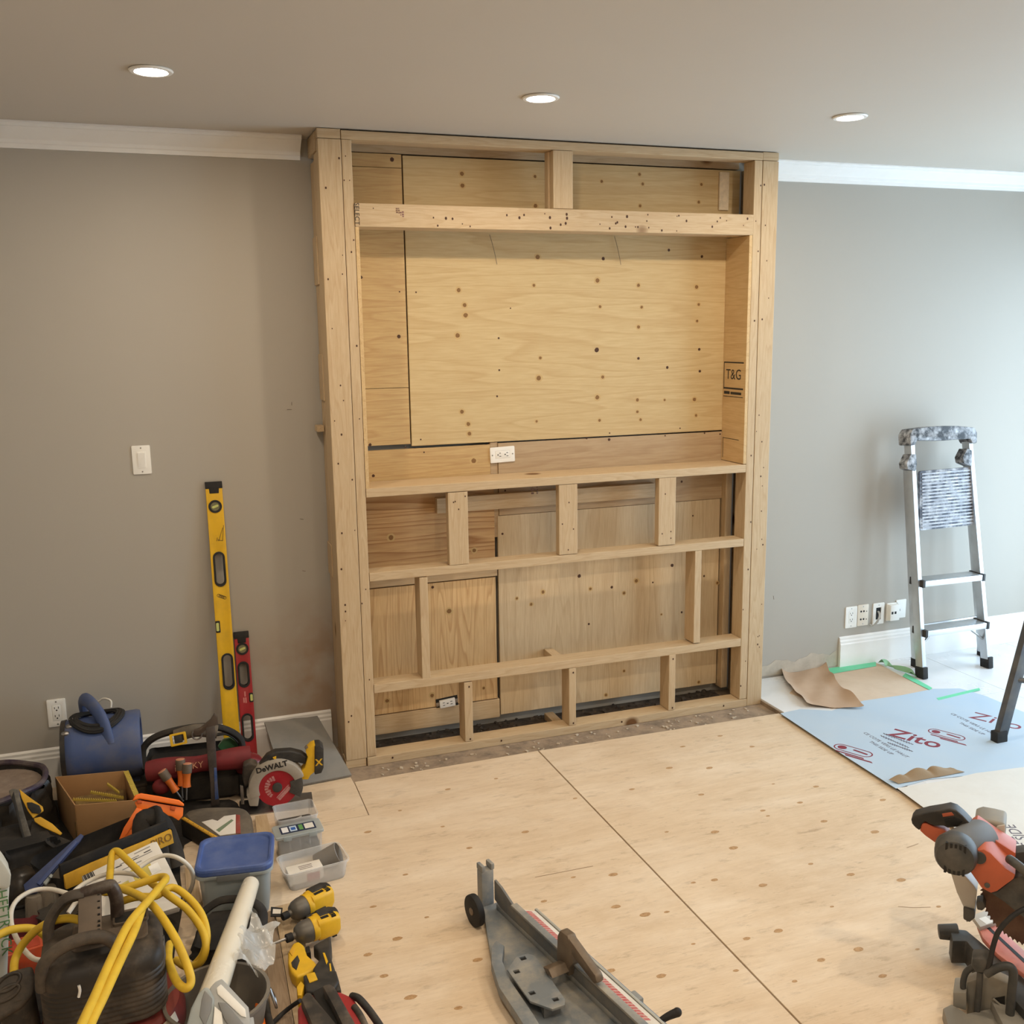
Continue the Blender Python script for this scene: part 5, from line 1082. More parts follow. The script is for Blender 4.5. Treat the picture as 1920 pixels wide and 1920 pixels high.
# organiser with a lid and coloured labels
og = thing('organiser_box', 'small clear organiser with a translucent lid and blue and white label cards', 'organiser', (-.288, -.655, 0), rotz=.06)
MB().loft([[(x*.94, y*.94, z) for x, y in rrect(.158, .085, .008)] for z in (.0, .004)]+[[(x, y, .082) for x, y in rrect(.158, .085, .008)]]).build('tub', m_clear, og)
for x in (-.035, .0, .035): MB().box((x-.001, -.037, .003), (x+.001, .037, .072)).build('divider', m_clear, og)
MB().rbox(.14, .068, .004, .04, .006).build('contents', plain('hardware_grey', S(112, 106, 98), .6, .3, dirt=.8, dcol=S(70, 66, 62), scale=70, bump=.9), og)
MB().rbox(.170, .096, .083, .094, .01, edge=.002).build('lid', m_frost, og)
MB().box((-.062, -.026, .0942), (.062, .028, .0948)).build('label_card', plain('card_navy', S(36, 48, 78), .5), og)
for x0, x1, c, nm in ((-.056, -.034, S(232, 232, 232), 'a'), (-.028, -.004, S(196, 214, 232), 'b'), (.004, .018, S(96, 150, 84), 'c'), (.024, .056, S(226, 222, 214), 'd')):
    MB().box((x0, -.018, .0949), (x1, .020, .0953)).build('label_patch', plain('patch_'+nm, c, .5), og)
MB().box((-.024, -.010, .0954), (-.008, .010, .0957)).build('label_patch', plain('patch_blue', S(44, 92, 170), .5), og)
for s in (-1, 1): MB().box((s*.045-.014, -.052, .078), (s*.045+.014, -.047, .094)).build('lid_latch', m_frost, og, bevel=.001)
# wide clear bin with a card and a grey beaker
wb = thing('parts_bin', 'wide clear plastic bin holding a white card box and a grey beaker', 'bin', (-.262, -.835, 0), rotz=.14)
openbin(wb, .215, .135, .068, .02, m_clear, taper=.9, lip=.005)
MB().rbox(.18, .10, .005, .012, .015).build('dust', plain('bin_dust', S(128, 112, 98), .9, dirt=.6, bump=.4), wb)
wbM = TM[wb.name]
cb2 = MB(wbM @ Matrix.Translation((-.035, -.018, .0135)) @ Matrix.Rotation(-.03, 4, 'Z')).box((-.058, -.028, 0), (.058, .028, .04)).build('card_box', [m_paper], bevel=.001); tag(cb2, 'small white card box with printed lines inside the wide clear bin', 'card box')
for k in range(3):
    ln_ = MB(wbM @ Matrix.Translation((-.03-.004*k, -.008-.010*k, .0537))).box((-.024+.004*k, -.0012, 0), (.022+.003*k, .0012, .0003)).build('print_line', plain('brown_print', S(86, 56, 48), .6)); ln_.parent = cb2
lb_ = MB(wbM @ Matrix.Translation((-.035, -.0465, .03))).box((.0, -.0008, -.015), (.05, .0, .012)).build('red_label', m_red); lb_.parent = cb2
MBb = wbM @ Matrix.Translation((.058, .02, .045)) @ Matrix.Rotation(1.15, 4, 'Y') @ Matrix.Rotation(.35, 4, 'X')
bk = MB(MBb).lathe([(.024, -.045), (.028, -.044), (.036, .04), (.034, .041), (.026, -.04), (.001, -.041)], 28, caps=(True, True)).build('beaker', plain('beaker_grey', S(132, 128, 124), .45, dirt=.2)); tag(bk, 'grey plastic beaker tipped over in the wide clear bin', 'beaker')

# ---------------------------------------------------------------- lined bucket at the far left
c0 = G(-14, 1468, .19); r0_ = .185
tr = thing('lined_bucket', 'round bucket with a dark purple rim half full of grey dust', 'bucket', (c0.x, c0.y, 0))
MB().lathe([(.13, 0), (.14, .004), (.176, .175), (.176, .19)], 40, caps=(True, False)).build('bucket_wall', m_bag, tr)
MB().tube([(.180*math.cos(2*PI*k/24), .180*math.sin(2*PI*k/24), .19+.004*math.sin(k*1.3)) for k in range(24)], .011, 8, 3, True).build('rim', plain('purple_rim', S(58, 44, 62), .5, dirt=.4), tr)
MB().lathe([(.001, .172), (.08, .176), (.168, .168), (.168, .15), (.001, .15)], 32).build('dust_fill', plain('grey_dust', S(132, 116, 104), .95, dirt=.7, dcol=S(164, 148, 132), scale=20, bump=.6), tr)
rg = []
for j in range(9):
    t = j/8; rg.append([((.183+.018*(1-t)+.012*math.sin(k*1.9+t*3)+.006*math.sin(k*4.3+t*9))*math.cos(2*PI*k/48), (.183+.018*(1-t)+.012*math.sin(k*1.9+t*3)+.006*math.sin(k*4.3+t*9))*math.sin(2*PI*k/48), .001+t*.17) for k in range(48)])
MB().loft(rg, caps=(False, False)).build('bin_liner', plain('bin_liner', S(44, 40, 36), .35, dirt=.4, dcol=S(80, 72, 62), scale=10, bump=.4), tr)

# ---------------------------------------------------------------- black bag with yellow trim
yb = thing('gear_bag', 'slumped black gear bag with bright yellow edging next to the cardboard box', 'bag', (-1.2, -.50, 0), rotz=.35)
MB().loft(lump(.27, .26, 0, .165, .07, 5, .020, 7, 14, .78)).build('bag_body', m_bag, yb)
YP = Plane((-1.12, -.50, .175), None, 38)
slab(YP, [(16, 1482), (24, 1478), (34, 1480), (44, 1520), (58, 1565), (74, 1606), (62, 1612), (48, 1580), (34, 1530)], -.012, .006, 'flap', plain('grey_webbing', S(74, 70, 64), .8, dirt=.5), yb, .004)
slab(YP, [(26, 1484), (29, 1500), (44, 1560), (56, 1606), (52, 1606), (38, 1556), (22, 1494)], .0, .008, 'zip', m_slot, yb, .001)
slab(YP, [(36, 1479), (52, 1492), (66, 1502), (80, 1512), (82, 1520), (72, 1526), (62, 1534), (52, 1520), (40, 1496)], -.008, .004, 'yellow_edging', m_ybag, yb, .003)
slab(YP, [(50, 1504), (60, 1504), (74, 1510), (78, 1520), (74, 1526), (60, 1524), (52, 1514)], .003, .009, 'grip_hole', m_bag, yb, .003)
slab(YP, [(63, 1534), (76, 1531), (98, 1544), (117, 1562), (113, 1566), (94, 1557), (76, 1548), (65, 1540)], -.006, .006, 'yellow_edging', m_ybag, yb, .003)
slab(YP, [(60, 1536), (66, 1542), (112, 1568), (140, 1578), (120, 1610), (70, 1620), (52, 1580)], -.05, -.008, 'lower_flap', m_bag, yb, .01)
# ---------------------------------------------------------------- black rubber bowl
bw_c = G(38, 1662, .04); bw = thing('rubber_bowl', 'upturned black rubber bowl in front of the gear bag', 'bowl', (bw_c.x, bw_c.y, 0))
MB().lathe([(.070, 0), (.072, .01), (.066, .05), (.050, .085), (.028, .102), (.001, .106)], 36).build('bowl', plain('glossy_black', S(44, 40, 36), .3, dirt=.6, dcol=S(104, 92, 78), scale=12, bump=.3), bw)
MB().tube([(.074*math.cos(2*PI*k/20), .074*math.sin(2*PI*k/20), .006) for k in range(20)], .006, 8, 3, True).build('rim', m_rub, bw)
# ---------------------------------------------------------------- white sack at the left edge
sk_c = G(-40, 1900, 0); SKP = Plane((sk_c.x, sk_c.y, 0), None, 0)
sk = thing('mortar_sack', 'upright white plastic sack with green vertical lettering', 'sack', sk_c)
m_sack = plain('white_sack', S(206, 204, 192), .5, dirt=.4, dcol=S(166, 164, 148), scale=9, bump=.4)
slab(SKP, [(-150, 1600), (-40, 1608), (2, 1614), (12, 1628), (20, 1642), (17, 1690), (17, 1760), (14, 1850), (6, 1905), (-150, 1925)], -.09, .0, 'sack_body', m_sack, sk, .012, seg=3)
slab(SKP, [(-150, 1592), (0, 1610), (12, 1626), (21, 1642), (19, 1664), (10, 1668), (-150, 1650)], -.03, .012, 'folded_top', m_sack, sk, .006)
text('lettering', 'SHEETROCK', .038, SKP.M @ Matrix.Translation((*SKP.loc(7, 1725, .001), .0006)) @ Matrix.Rotation(-PI/2-.02, 4, 'Z'), plain('green_print', S(96, 140, 92), .6), sk, world=True)

# ---------------------------------------------------------------- black and yellow tote bag
ra_, rb2 = G(114, 1640, .175), G(316, 1555, .175); ux = (rb2-ra_); L = ux.length; ux.normalize(); uy = Vector((-ux.y, ux.x, 0)).normalized()
RGB = thing('tool_bag', 'wide black tool bag with a yellow rim band and embossed letters', 'tool bag', (ra_.x+ux.x*L/2+uy.x*.1, ra_.y+ux.y*L/2+uy.y*.1, 0), rotz=math.atan2(ux.y, ux.x))
sh_ = lump(L+.03, .23, 0, .16, .05, 8, .010, 6, 10)
MB().loft(sh_, caps=(True, False)).build('bag_shell', m_bag, RGB)
MB().rbox(L-.02, .19, .09, .10, .04).build('bag_inside', m_bagg, RGB)
MB().loft([[(x, -.112+.004*math.sin(x*40), z) for x in (-L/2, -L/4, 0, L/4, L/2)]+[(x, -.120-.010*(z < .16), z) for x in (L/2, L/4, 0, -L/4, -L/2)] for z in (.135, .180)]).build('rim_band', m_ybag, RGB, bevel=.003)
MB().loft([[(x, -.10, z) for x in (-L/2, 0, L/2)]+[(x, -.085, z) for x in (L/2, 0, -L/2)] for z in (.155, .205)]).build('rim_flap', m_bag, RGB, bevel=.005)
text('lettering', 'PIRO', .036, frame((L*.385, -.1265, .160), (1, 0, 0), y=(0, .25, 1)), plain('embossed_brown', S(126, 92, 36), .7), RGB)
MB().tube([(L/2-.02, -.08, .17), (L/2+.02, .0, .205), (L/2+.01, .07, .17)], .014, 10, 6).build('end_strap', m_bag, RGB)
MB().tube([(L/2-.06, -.02, .12), (L/2-.03, .01, .19), (L/2+.02, -.02, .17), (L/2+.035, -.06, .08), (L/2+.03, -.09, .02)], .03, 12, 6, flat=.6).build('side_fold', m_bag, RGB)
# white printed carton sitting against the bag front
WPc = G(240, 1665, .15); WPL = Plane((WPc.x, WPc.y, .165), None, 55)
wcx = thing('printed_carton', 'thin white carton with barcode and grey print leaning on the black bag', 'carton', (WPc.x, WPc.y, 0))
slab(WPL, [(153, 1643), (286, 1579), (294, 1578), (318, 1625), (340, 1672), (336, 1700), (205, 1740), (184, 1706)], -.035, 0, 'carton', m_paper, wcx, .002)
dx_ = Vector(WPL.loc(286, 1579))-Vector(WPL.loc(153, 1643)); an_ = math.atan2(dx_.y, dx_.x)
def onc(px, py, w, h, mat, nm, off=.0): x, y = WPL.loc(px, py); return MB(WPL.M @ Matrix.Translation((x, y, 0)) @ Matrix.Rotation(an_, 4, 'Z')).box((0, 0, .0), (w, h, .0005+off)).build(nm, mat, wcx, world=True, smooth=False)
m_prn = plain('grey_print', S(150, 146, 142), .7); m_prd = plain('dark_print', S(66, 62, 60), .7)
for k in range(11): onc(160+k*1.9, 1657-k*.9, .0015+.0012*(k % 3), .028, m_prd, 'barcode_bar')
for a, b, w in ((192, 1640, .05), (196, 1650, .05), (225, 1622, .06), (230, 1632, .06), (252, 1602, .05), (256, 1611, .05), (190, 1672, .06), (196, 1682, .05)): onc(a, b, w, .003, m_prn, 'print_line')
for a, b, w in ((218, 1628, .018), (247, 1615, .018), (270, 1600, .022)): onc(a, b, w, .003, m_prd, 'print_line')
onc(255, 1655, .06, .045, plain('yellow_print', S(206, 188, 96), .6), 'yellow_panel'); onc(215, 1676, .05, .02, plain('yellow_print', S(206, 188, 96), .6), 'yellow_panel')
onc(285, 1640, .03, .03, m_white, 'white_patch', .0006)
# dusty grit lump in the bag
# ---------------------------------------------------------------- orange plastic clip tool
OP = Plane((-.80, -.47, .21), None, 25)
og_ = thing('orange_clip_tool', 'bright orange plastic clip tool with a curved head sticking out of the black bag', 'plastic tool', (-.80, -.47, .1))
slab(OP, [(248, 1502), (253, 1491), (264, 1487), (300, 1493), (336, 1500), (345, 1507), (345, 1512), (320, 1508), (262, 1498)], -.022, .014, 'head_roof', m_org, og_, .006, seg=3)
slab(OP, [(252, 1504), (262, 1500), (318, 1510), (344, 1514), (343, 1530), (335, 1539), (322, 1531), (270, 1520), (256, 1514)], -.012, .004, 'head_body', m_org, og_, .004)
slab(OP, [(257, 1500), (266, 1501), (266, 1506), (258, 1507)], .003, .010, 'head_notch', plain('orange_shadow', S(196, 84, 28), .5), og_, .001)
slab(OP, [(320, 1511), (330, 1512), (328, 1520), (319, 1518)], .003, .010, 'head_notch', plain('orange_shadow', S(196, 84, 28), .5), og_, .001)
slab(OP, [(256, 1514), (270, 1519), (252, 1545), (246, 1556), (262, 1553), (258, 1560), (240, 1570), (223, 1574), (232, 1552)], -.010, .006, 'arm', m_org, og_, .003)
slab(OP, [(262, 1518), (266, 1519), (240, 1562), (235, 1566)], .005, .010, 'arm_rib', m_org, og_, .002)
# ---------------------------------------------------------------- blue straightedge
e0, e1 = G(154, 1566, .215), G(58, 1668, .135); em = frame(e0, e1-e0, z=Vector((.25, -.35, 1))); EL = (e1-e0).length
se = thing('straightedge', 'blue plastic straightedge lying askew across the black bags', 'straightedge', e1)
MB(em).prism([(0, -.006), (EL, -.028), (EL+.02, .0), (EL, .022), (.02, .010), (0, .006)], -.004, .004).build('blade', plain('straightedge_blue', S(50, 62, 102), .5, dirt=.4, dcol=S(84, 92, 122)), se, bevel=.001, world=True)
MB(em).prism([(.03, .0), (EL-.02, .004), (EL-.02, .018), (.03, .010)], .004, .012).build('rib', plain('straightedge_blue2', S(62, 78, 126), .5, dirt=.4, dcol=S(90, 100, 130)), se, bevel=.002, world=True)
MB(em).prism([(EL*.70, .016), (EL*.86, .018), (EL*.86, .030), (EL*.70, .026)], .0, .010).build('level_vial', m_frost, se, bevel=.002, world=True)

# ---------------------------------------------------------------- flat grey bag with a label, yellow rule
gbg = thing('grout_bag', 'flat dusty grey bag with a torn cream label', 'bag', G(410, 1560, 0))
P_ = [G(a, b, .05) for a, b in ((346, 1528), (366, 1514), (420, 1511), (458, 1514), (472, 1530), (472, 1562), (455, 1572), (405, 1575))]
cc = sum(P_, Vector())/len(P_)
MB().loft([[(cc+(p-cc)*k).to_tuple()[:2]+(z,) for p in catmull(P_, 4, True)] for k, z in ((.96, .0), (1.02, .015), (1., .035), (.93, .047), (.7, .052))]).build('bag', m_bagg, gbg, world=True)
low([(378, 1541), (398, 1536), (408, 1539), (420, 1530), (442, 1527), (442, 1562), (412, 1566)], .050, .0535, 'label', m_paper, gbg, .0006)
low([(442, 1527), (450, 1528), (451, 1562), (442, 1562)], .050, .0537, 'label_edge', plain('label_red', S(150, 62, 54), .7, dirt=.4), gbg, .0006)
low([(405, 1556), (434, 1536), (438, 1538), (411, 1560)], .053, .0541, 'label_stripe', plain('label_green', S(122, 138, 112), .7), gbg, 0)
y0_, y1_ = G(344, 1532, .075), G(414, 1574, .065); MB(frame(y0_, y1_-y0_, z=(0, 0, 1))).box((0, -.012, -.002), ((y1_-y0_).length, .012, .002)).build('x', m_ybag) if False else None
yr = thing('folding_rule', 'yellow wooden folding rule lying beside the grey bag', 'rule', y1_)
YM = frame(y0_, y1_-y0_, z=(0, 0, 1)); YL = (y1_-y0_).length
MB(YM).box((0, -.010, -.066), (YL, .004, -.004)).build('block', m_bag, yr, bevel=.002, world=True)
MB(YM).box((0, -.010, -.004), (YL, .004, .0)).build('blade', m_ybag, yr, bevel=.0005, world=True)
for k in range(int(YL/.008)): MB(YM).box((.002+k*.008, -.010, 0), (.004+k*.008, -.004 if k % 4 else .0, .0004)).build('rule_mark', m_ink, yr, world=True)

# ---------------------------------------------------------------- shop compressor: black shroud over a red tank
k0_, k1_ = G(66, 1856, .28), G(312, 1800, .28); vx = k1_-k0_; VL = vx.length; vx.normalize(); vy = Vector((-vx.y, vx.x, 0)).normalized()
vc = k0_.lerp(k1_, .5)+vy*.11
cp_ = thing('air_compressor', 'portable air compressor with ribbed black shroud, moulded handles and a red tank', 'air compressor', (vc.x, vc.y, 0), rotz=math.atan2(vx.y, vx.x))
rings = []
W2, D2 = VL*.98, .25
zz = .13; rings.append([(x*.86, y*.86, zz) for x, y in rrect(W2, D2, .07, 6)])
for i in range(9):
    z = .14+i*.0135
    rings.append([(x*.985, y*.985, z) for x, y in rrect(W2, D2, .07, 6)]); rings.append([(x, y, z+.003) for x, y in rrect(W2, D2, .07, 6)]); rings.append([(x, y, z+.008) for x, y in rrect(W2, D2, .07, 6)]); rings.append([(x*.985, y*.985, z+.011) for x, y in rrect(W2, D2, .07, 6)])
rings += [[(x, y, .268) for x, y in rrect(W2, D2, .07, 6)], [(x*.985, y*.985, .288) for x, y in rrect(W2, D2, .07, 6)], [(x*.93, y*.92, .304) for x, y in rrect(W2, D2, .07, 6)], [(x*.80, y*.80, .314) for x, y in rrect(W2, D2, .07, 6)], [(x*.3, y*.3, .316) for x, y in rrect(W2, D2, .07, 6)]]
m_shroud = plain('shroud_black', S(46, 42, 39), .5, dirt=.9, dcol=S(122, 108, 93), scale=5)
m_dustk = plain('shroud_dust', S(96, 84, 72), .75, dirt=.6, dcol=S(120, 104, 88), scale=9)
MB().loft(rings).build('shroud', m_shroud, cp_, angle=50)
MB().rbox(W2*.62, D2*.55, .310, .319, .02, Matrix.Translation((.02, .02, 0)), edge=.002).build('top_panel', m_dustk, cp_)
MB().rbox(W2*.30, .06, .316, .328, .008, Matrix.Translation((W2*.24, .055, 0)), edge=.002).build('tray', m_dustk, cp_); MB().rbox(W2*.26, .045, .328, .3285, .006, Matrix.Translation((W2*.24, .05, 0))).build('tray_well', m_slot, cp_)
MB().rbox(W2*.12, .03, .316, .334, .006, Matrix.Translation((-W2*.02, -.02, 0)), edge=.002).build('switch_block', m_dustk, cp_)
# handles: front, back and the joining strut
MB().tube([(-W2*.47, -.085, .262), (-W2*.44, -.085, .325), (-W2*.26, -.082, .362), (-W2*.02, -.08, .366), (W2*.10, -.082, .345), (W2*.13, -.085, .310)], .019, 12, 8, flat=.8).build('front_handle', m_shroud, cp_)
MB().tube([(-W2*.44, .06, .270), (-W2*.42, .065, .345), (-W2*.28, .07, .398), (-W2*.12, .07, .404)], .020, 12, 8, flat=.7).build('back_handle', m_shroud, cp_)
MB().tube([(-W2*.14, .07, .404), (.02, .07, .412), (W2*.11, .07, .404), (W2*.135, .07, .370), (W2*.13, .07, .318)], .017, 12, 8).build('back_handle_hook', plain('hook_brown', S(62, 50, 44), .4, dirt=.4), cp_)
MB().loft([[(-W2*.17+dx, yy, zz_+.008) for dx, zz_ in ((0, z), (.055, z))]+[(-W2*.17+.055, yy, z-.012), (-W2*.17, yy, z-.012)] for yy, z in ((-.09, .366), (-.03, .366), (.02, .384), (.075, .404))]).build('handle_strut', m_dustk, cp_, bevel=.004)
for k in range(7): MB().box((-W2*.17+.046, -.07+k*.020, .372+max(0, k-2)*.0068), (-W2*.17+.052, -.064+k*.020, .377+max(0, k-2)*.0068)).build('strut_stud', m_slot, cp_)
MB().tube([(-W2*.18, -.1265, .276), (-W2*.176, -.1275, .262), (-W2*.19, -.1275, .246)], .0035, 8).build('paint_drip', m_white, cp_)
MB().rbox(.055, .004, .20, .285, .002, Matrix.Translation((W2*.5-.002, -.03, 0)) @ Matrix.Rotation(PI/2-.1, 4, 'Z')).build('spec_label', plain('label_dark', S(60, 58, 60), .5, dirt=.8, dcol=S(150, 146, 142), scale=60), cp_)
MB().rbox(.012, .004, .262, .285, .002, Matrix.Translation((W2*.5-.01, -.075, 0)) @ Matrix.Rotation(PI/2-.5, 4, 'Z')).build('warning_label', m_red, cp_)
m_tank = plain('tank_red', S(126, 50, 46), .4, dirt=.5, dcol=S(110, 72, 62), scale=8)
MB(Matrix.Translation((.01, .0, 0))).lathe([(.13, .012), (.165, .02), (.178, .05), (.178, .085), (.165, .115), (.13, .128)], 40).build('tank', m_tank, cp_)
for a in (.6, 2.4, 4.2): MB().cyl((.13*math.cos(a), .13*math.sin(a), 0), (.13*math.cos(a), .13*math.sin(a), .02), .014, n=12).build('tank_foot', m_rub, cp_)
for k, a in enumerate((-.72, -.58)):
    x, y = .01+.172*math.cos(a), .172*math.sin(a); MB(frame((x, y, .098), (-math.sin(a), math.cos(a), 0), y=(-.35*math.cos(a), -.35*math.sin(a), 1))).box((-.015, -.012, 0), (.015, .014, .0015)).build('tank_label', m_paper if k else m_cream, cp_)
# black plastic cover with two oval rings at the lower left
ov_c = G(30, 1875, .2); OVP = Plane((ov_c.x, ov_c.y, .23), None, 40)
ov = thing('hose_reel_cover', 'dusty black plastic cover with two oval openings beside the compressor', 'plastic cover', (ov_c.x, ov_c.y, 0))
slab(OVP, [(-60, 1850), (0, 1832), (30, 1818), (60, 1810), (66, 1830), (62, 1865), (40, 1890), (0, 1912), (-60, 1925)], -.06, 0, 'cover', m_blkd, ov, .01, seg=3)
for (cx_, cy_), (rx, ry), sl_ in (((16, 1842), (22, 14), -.5), ((14, 1862), (22, 12), -.5)):
    pts = [OVP.pt(cx_+rx*math.cos(2*PI*k/16), cy_+ry*math.sin(2*PI*k/16)+sl_*rx*math.cos(2*PI*k/16), .002) for k in range(16)]
    MB().tube(pts, .0045, 8, 3, True).build('oval_ring', m_shroud, ov, world=True)
MB().cyl((ov_c.x, ov_c.y+.03, 0), (ov_c.x, ov_c.y+.02, .21), .05, .04, 20).build('cover_stem', m_blkd, ov, world=True)
# red case and clear cups behind the compressor
rc = thing('red_carton', 'orange-red carton partly hidden under the yellow cord', 'carton', G(45, 1830, 0), rotz=.2)
MB().rbox(.12, .08, 0, .10, .006).build('carton', plain('carton_red', S(206, 82, 44), .5, dirt=.3), rc, bevel=.002)
MB().rbox(.10, .06, .1002, .1012, .004).build('carton_flap', plain('carton_flap', S(176, 66, 40), .6), rc)
rd = thing('red_rag', 'dark red crumpled rag among the cords', 'rag', G(45, 1790, 0))
MB().loft(lump(.20, .16, 0, .10, .05, 12, .02, 6, 10, .6)).build('rag', plain('rag_red', S(96, 26, 30), .8, dirt=.5, dcol=S(60, 24, 26), scale=14, bump=.6), rd)
m_cup = plain('dusty_clear_cup', S(150, 140, 126), .3, alpha=.8, dirt=.6, dcol=S(100, 92, 82), scale=14)
for k, (px, py, h, lb) in enumerate(((72, 1742, .12, 'dusty clear plastic cup upside down in front of the blue straightedge'), (98, 1735, .13, 'taller dusty clear cup upside down next to the compressor handle'))):
    c_ = G(px, py, 0); q_ = thing('plastic_cup', lb, 'cup', (c_.x, c_.y, 0), rotz=.3*k)
    MB().lathe([(.036, 0), (.038, .004), (.036, .008), (.028, h-.012), (.024, h), (.001, h+.001)], 24).build('cup', m_cup, q_)
    for j in range(6): MB().cyl((.0355*math.cos(j), .0355*math.sin(j), .01), (.027*math.cos(j), .027*math.sin(j), h-.014), .002, n=5).build('cup_rib', m_cup, q_)
# small dark bag in the gap
db = thing('plastic_bag', 'crumpled glossy black plastic bag beside the blue straightedge', 'plastic bag', G(118, 1775, 0))
MB().loft(lump(.15, .12, 0, .12, .05, 21, .016, 6, 12, .7)).build('bag', plain('gloss_bag', S(40, 37, 34), .28, dirt=.5, dcol=S(92, 84, 74), scale=9, bump=.6), db)
# ---------------------------------------------------------------- cords
def cordpts(L): return [G(a, b, z) for a, b, z in L]
yc = thing('extension_cord', 'thick yellow extension cord looped loosely over the compressor', 'extension cord', G(330, 1830, .0))
CR = .0105
MB().tube(cordpts([(128, 1990, .44), (152, 1925, .43), (178, 1868, .42), (208, 1800, .41), (240, 1735, .40), (275, 1692, .38), (302, 1660, .35), (311, 1647, .33), (298, 1645, .31), (250, 1660, .30), (206, 1672, .295), (190, 1670, .295), (194, 1664, .30), (222, 1665, .31), (258, 1678, .33), (290, 1702, .34), (326, 1755, .32), (350, 1808, .28), (358, 1840, .25), (348, 1853, .24), (330, 1838, .24), (316, 1800, .22), (318, 1770, .19)]), CR, 12, 6).build('strand', m_cord_y, yc, world=True)
MB().tube(cordpts([(150, 1990, .42), (168, 1925, .415), (196, 1865, .41), (226, 1800, .40), (252, 1745, .39), (266, 1705, .37)]), CR, 12, 6).build('strand', m_cord_y, yc, world=True)
MB().tube(cordpts([(204, 1668, .27), (207, 1630, .27), (210, 1602, .275), (220, 1596, .28), (238, 1612, .28), (280, 1652, .28), (318, 1680, .27), (352, 1706, .24), (378, 1742, .20), (386, 1775, .17), (376, 1804, .13), (350, 1812, .10), (330, 1800, .09)]), CR, 12, 6).build('strand', m_cord_y, yc, world=True)
MB().tube(cordpts([(228, 1690, .26), (256, 1682, .27), (292, 1680, .27), (322, 1664, .27), (352, 1682, .25), (378, 1715, .22), (388, 1755, .18), (380, 1790, .14), (362, 1812, .10)]), CR, 12, 6).build('strand', m_cord_y, yc, world=True)
MB().tube(cordpts([(-60, 1790, .27), (0, 1752, .27), (28, 1742, .265), (60, 1741, .25), (82, 1752, .22), (92, 1768, .18)]), CR, 12, 6).build('strand', m_cord_y, yc, world=True)
MB().tube(cordpts([(26, 1826, .22), (28, 1800, .23), (42, 1772, .26), (66, 1746, .30), (96, 1728, .335), (130, 1722, .345), (160, 1728, .345)]), CR, 12, 6).build('strand', m_cord_y, yc, world=True)
wc_ = thing('white_cable', 'white electric cable curling between the black bags', 'cable', G(60, 1800, 0))
for L_ in ([(92, 1800, .20), (62, 1797, .21), (36, 1768, .22), (22, 1735, .23), (22, 1705, .23), (36, 1684, .23), (62, 1670, .225), (92, 1667, .22), (122, 1674, .22), (152, 1685, .22), (164, 1690, .22)],
           [(112, 1704, .21), (128, 1684, .22), (150, 1662, .23), (182, 1645, .24), (214, 1637, .25), (244, 1638, .25), (262, 1643, .24)],
           [(128, 1712, .2), (146, 1688, .22), (168, 1676, .23), (186, 1670, .235), (196, 1668, .235)],
           [(262, 1626, .24), (284, 1612, .25), (308, 1604, .255), (332, 1608, .25), (352, 1622, .22), (362, 1640, .17), (360, 1662, .11), (350, 1682, .05), (346, 1690, .02)]):
    MB().tube(cordpts(L_), .0068, 10, 6).build('strand', m_cord_w, wc_, world=True)

# ---------------------------------------------------------------- roll of plastic film, bucket, cases in front
kb_ = thing('soft_bag', 'open black soft bag slumped between tub and film roll', 'bag', G(428, 1790, 0), rotz=-.2)
MB().loft(lump(.20, .24, 0, .085, .06, 31, .012, 6, 12, .85)).build('bag_body', m_bag, kb_)
MB().tube([(-.09, .10, .08), (-.03, .115, .11), (.05, .11, .105), (.095, .08, .085), (.10, .0, .07)], .016, 10, 6, flat=.6).build('bag_rim', m_bag, kb_)
fr0, fr1 = G(470, 1658, .135), G(392, 1885, .175)
fro = thing('film_roll', 'long roll of clear plastic film lying over the grey bucket', 'film roll', fr1)
dR = (fr0-fr1).normalized()
m_film = plain('film_white', S(232, 224, 206), .22, dirt=.25, dcol=S(206, 200, 190), scale=9, bump=.15, coat=.5)
MB().tube([fr1, fr1.lerp(fr0, .35), fr1.lerp(fr0, .7), fr0], lambda t: .036-.010*t, 20, 6).build('film', m_film, fro, world=True)
MB().cyl(fr0-dR*.004, fr0+dR*.010, .022, n=20).build('core_tube', plain('core_card', S(190, 160, 124), .7), fro, world=True, bevel=.002)
def loose(u, v):
    p = fr1.lerp(fr0, .25+.42*u); s = Vector((.985, .17, 0)); return p+s*(.03+.085*v+.012*math.sin(u*9+v*4))+Vector((0, 0, .012-.075*v+.016*math.sin(u*14+v*7)+.008*math.sin(u*31)))
MB().sheet(loose, 24, 10, .0006).build('loose_film', plain('film_clear', S(236, 234, 228), .12, alpha=.32, bump=.3, scale=14), fro, world=True)
gk_c = G(408, 1880, .10); gk = thing('grey_bucket', 'low grey plastic bucket under the film roll', 'bucket', (gk_c.x, gk_c.y, 0))
m_gk = plain('bucket_grey', S(118, 112, 104), .45, dirt=.45, dcol=S(150, 140, 124), scale=8)
MB().lathe([(.105, 0), (.11, .004), (.130, .118), (.136, .118), (.136, .126), (.127, .126), (.108, .01), (.001, .009)], 40, caps=(True, True)).build('bucket', m_gk, gk)
MB().tube([(.133, .0, .11), (.145, .02, .07), (.148, .0, .05), (.145, -.02, .07), (.134, -.005, .11)], .004, 8, 5).build('bail_end', m_steel, gk)
wcs_c = G(420, 1925, .17); WC = Plane((wcs_c.x, wcs_c.y, .19), None, 48)
wcs = thing('organiser_case', 'white and grey plastic organiser case propped up at an angle', 'case', (wcs_c.x, wcs_c.y, 0))
m_lg = plain('light_grey_plastic', S(176, 178, 178), .4, dirt=.25, dcol=S(150, 148, 142)); m_mg = plain('mid_grey_plastic', S(126, 128, 130), .45, dirt=.3)
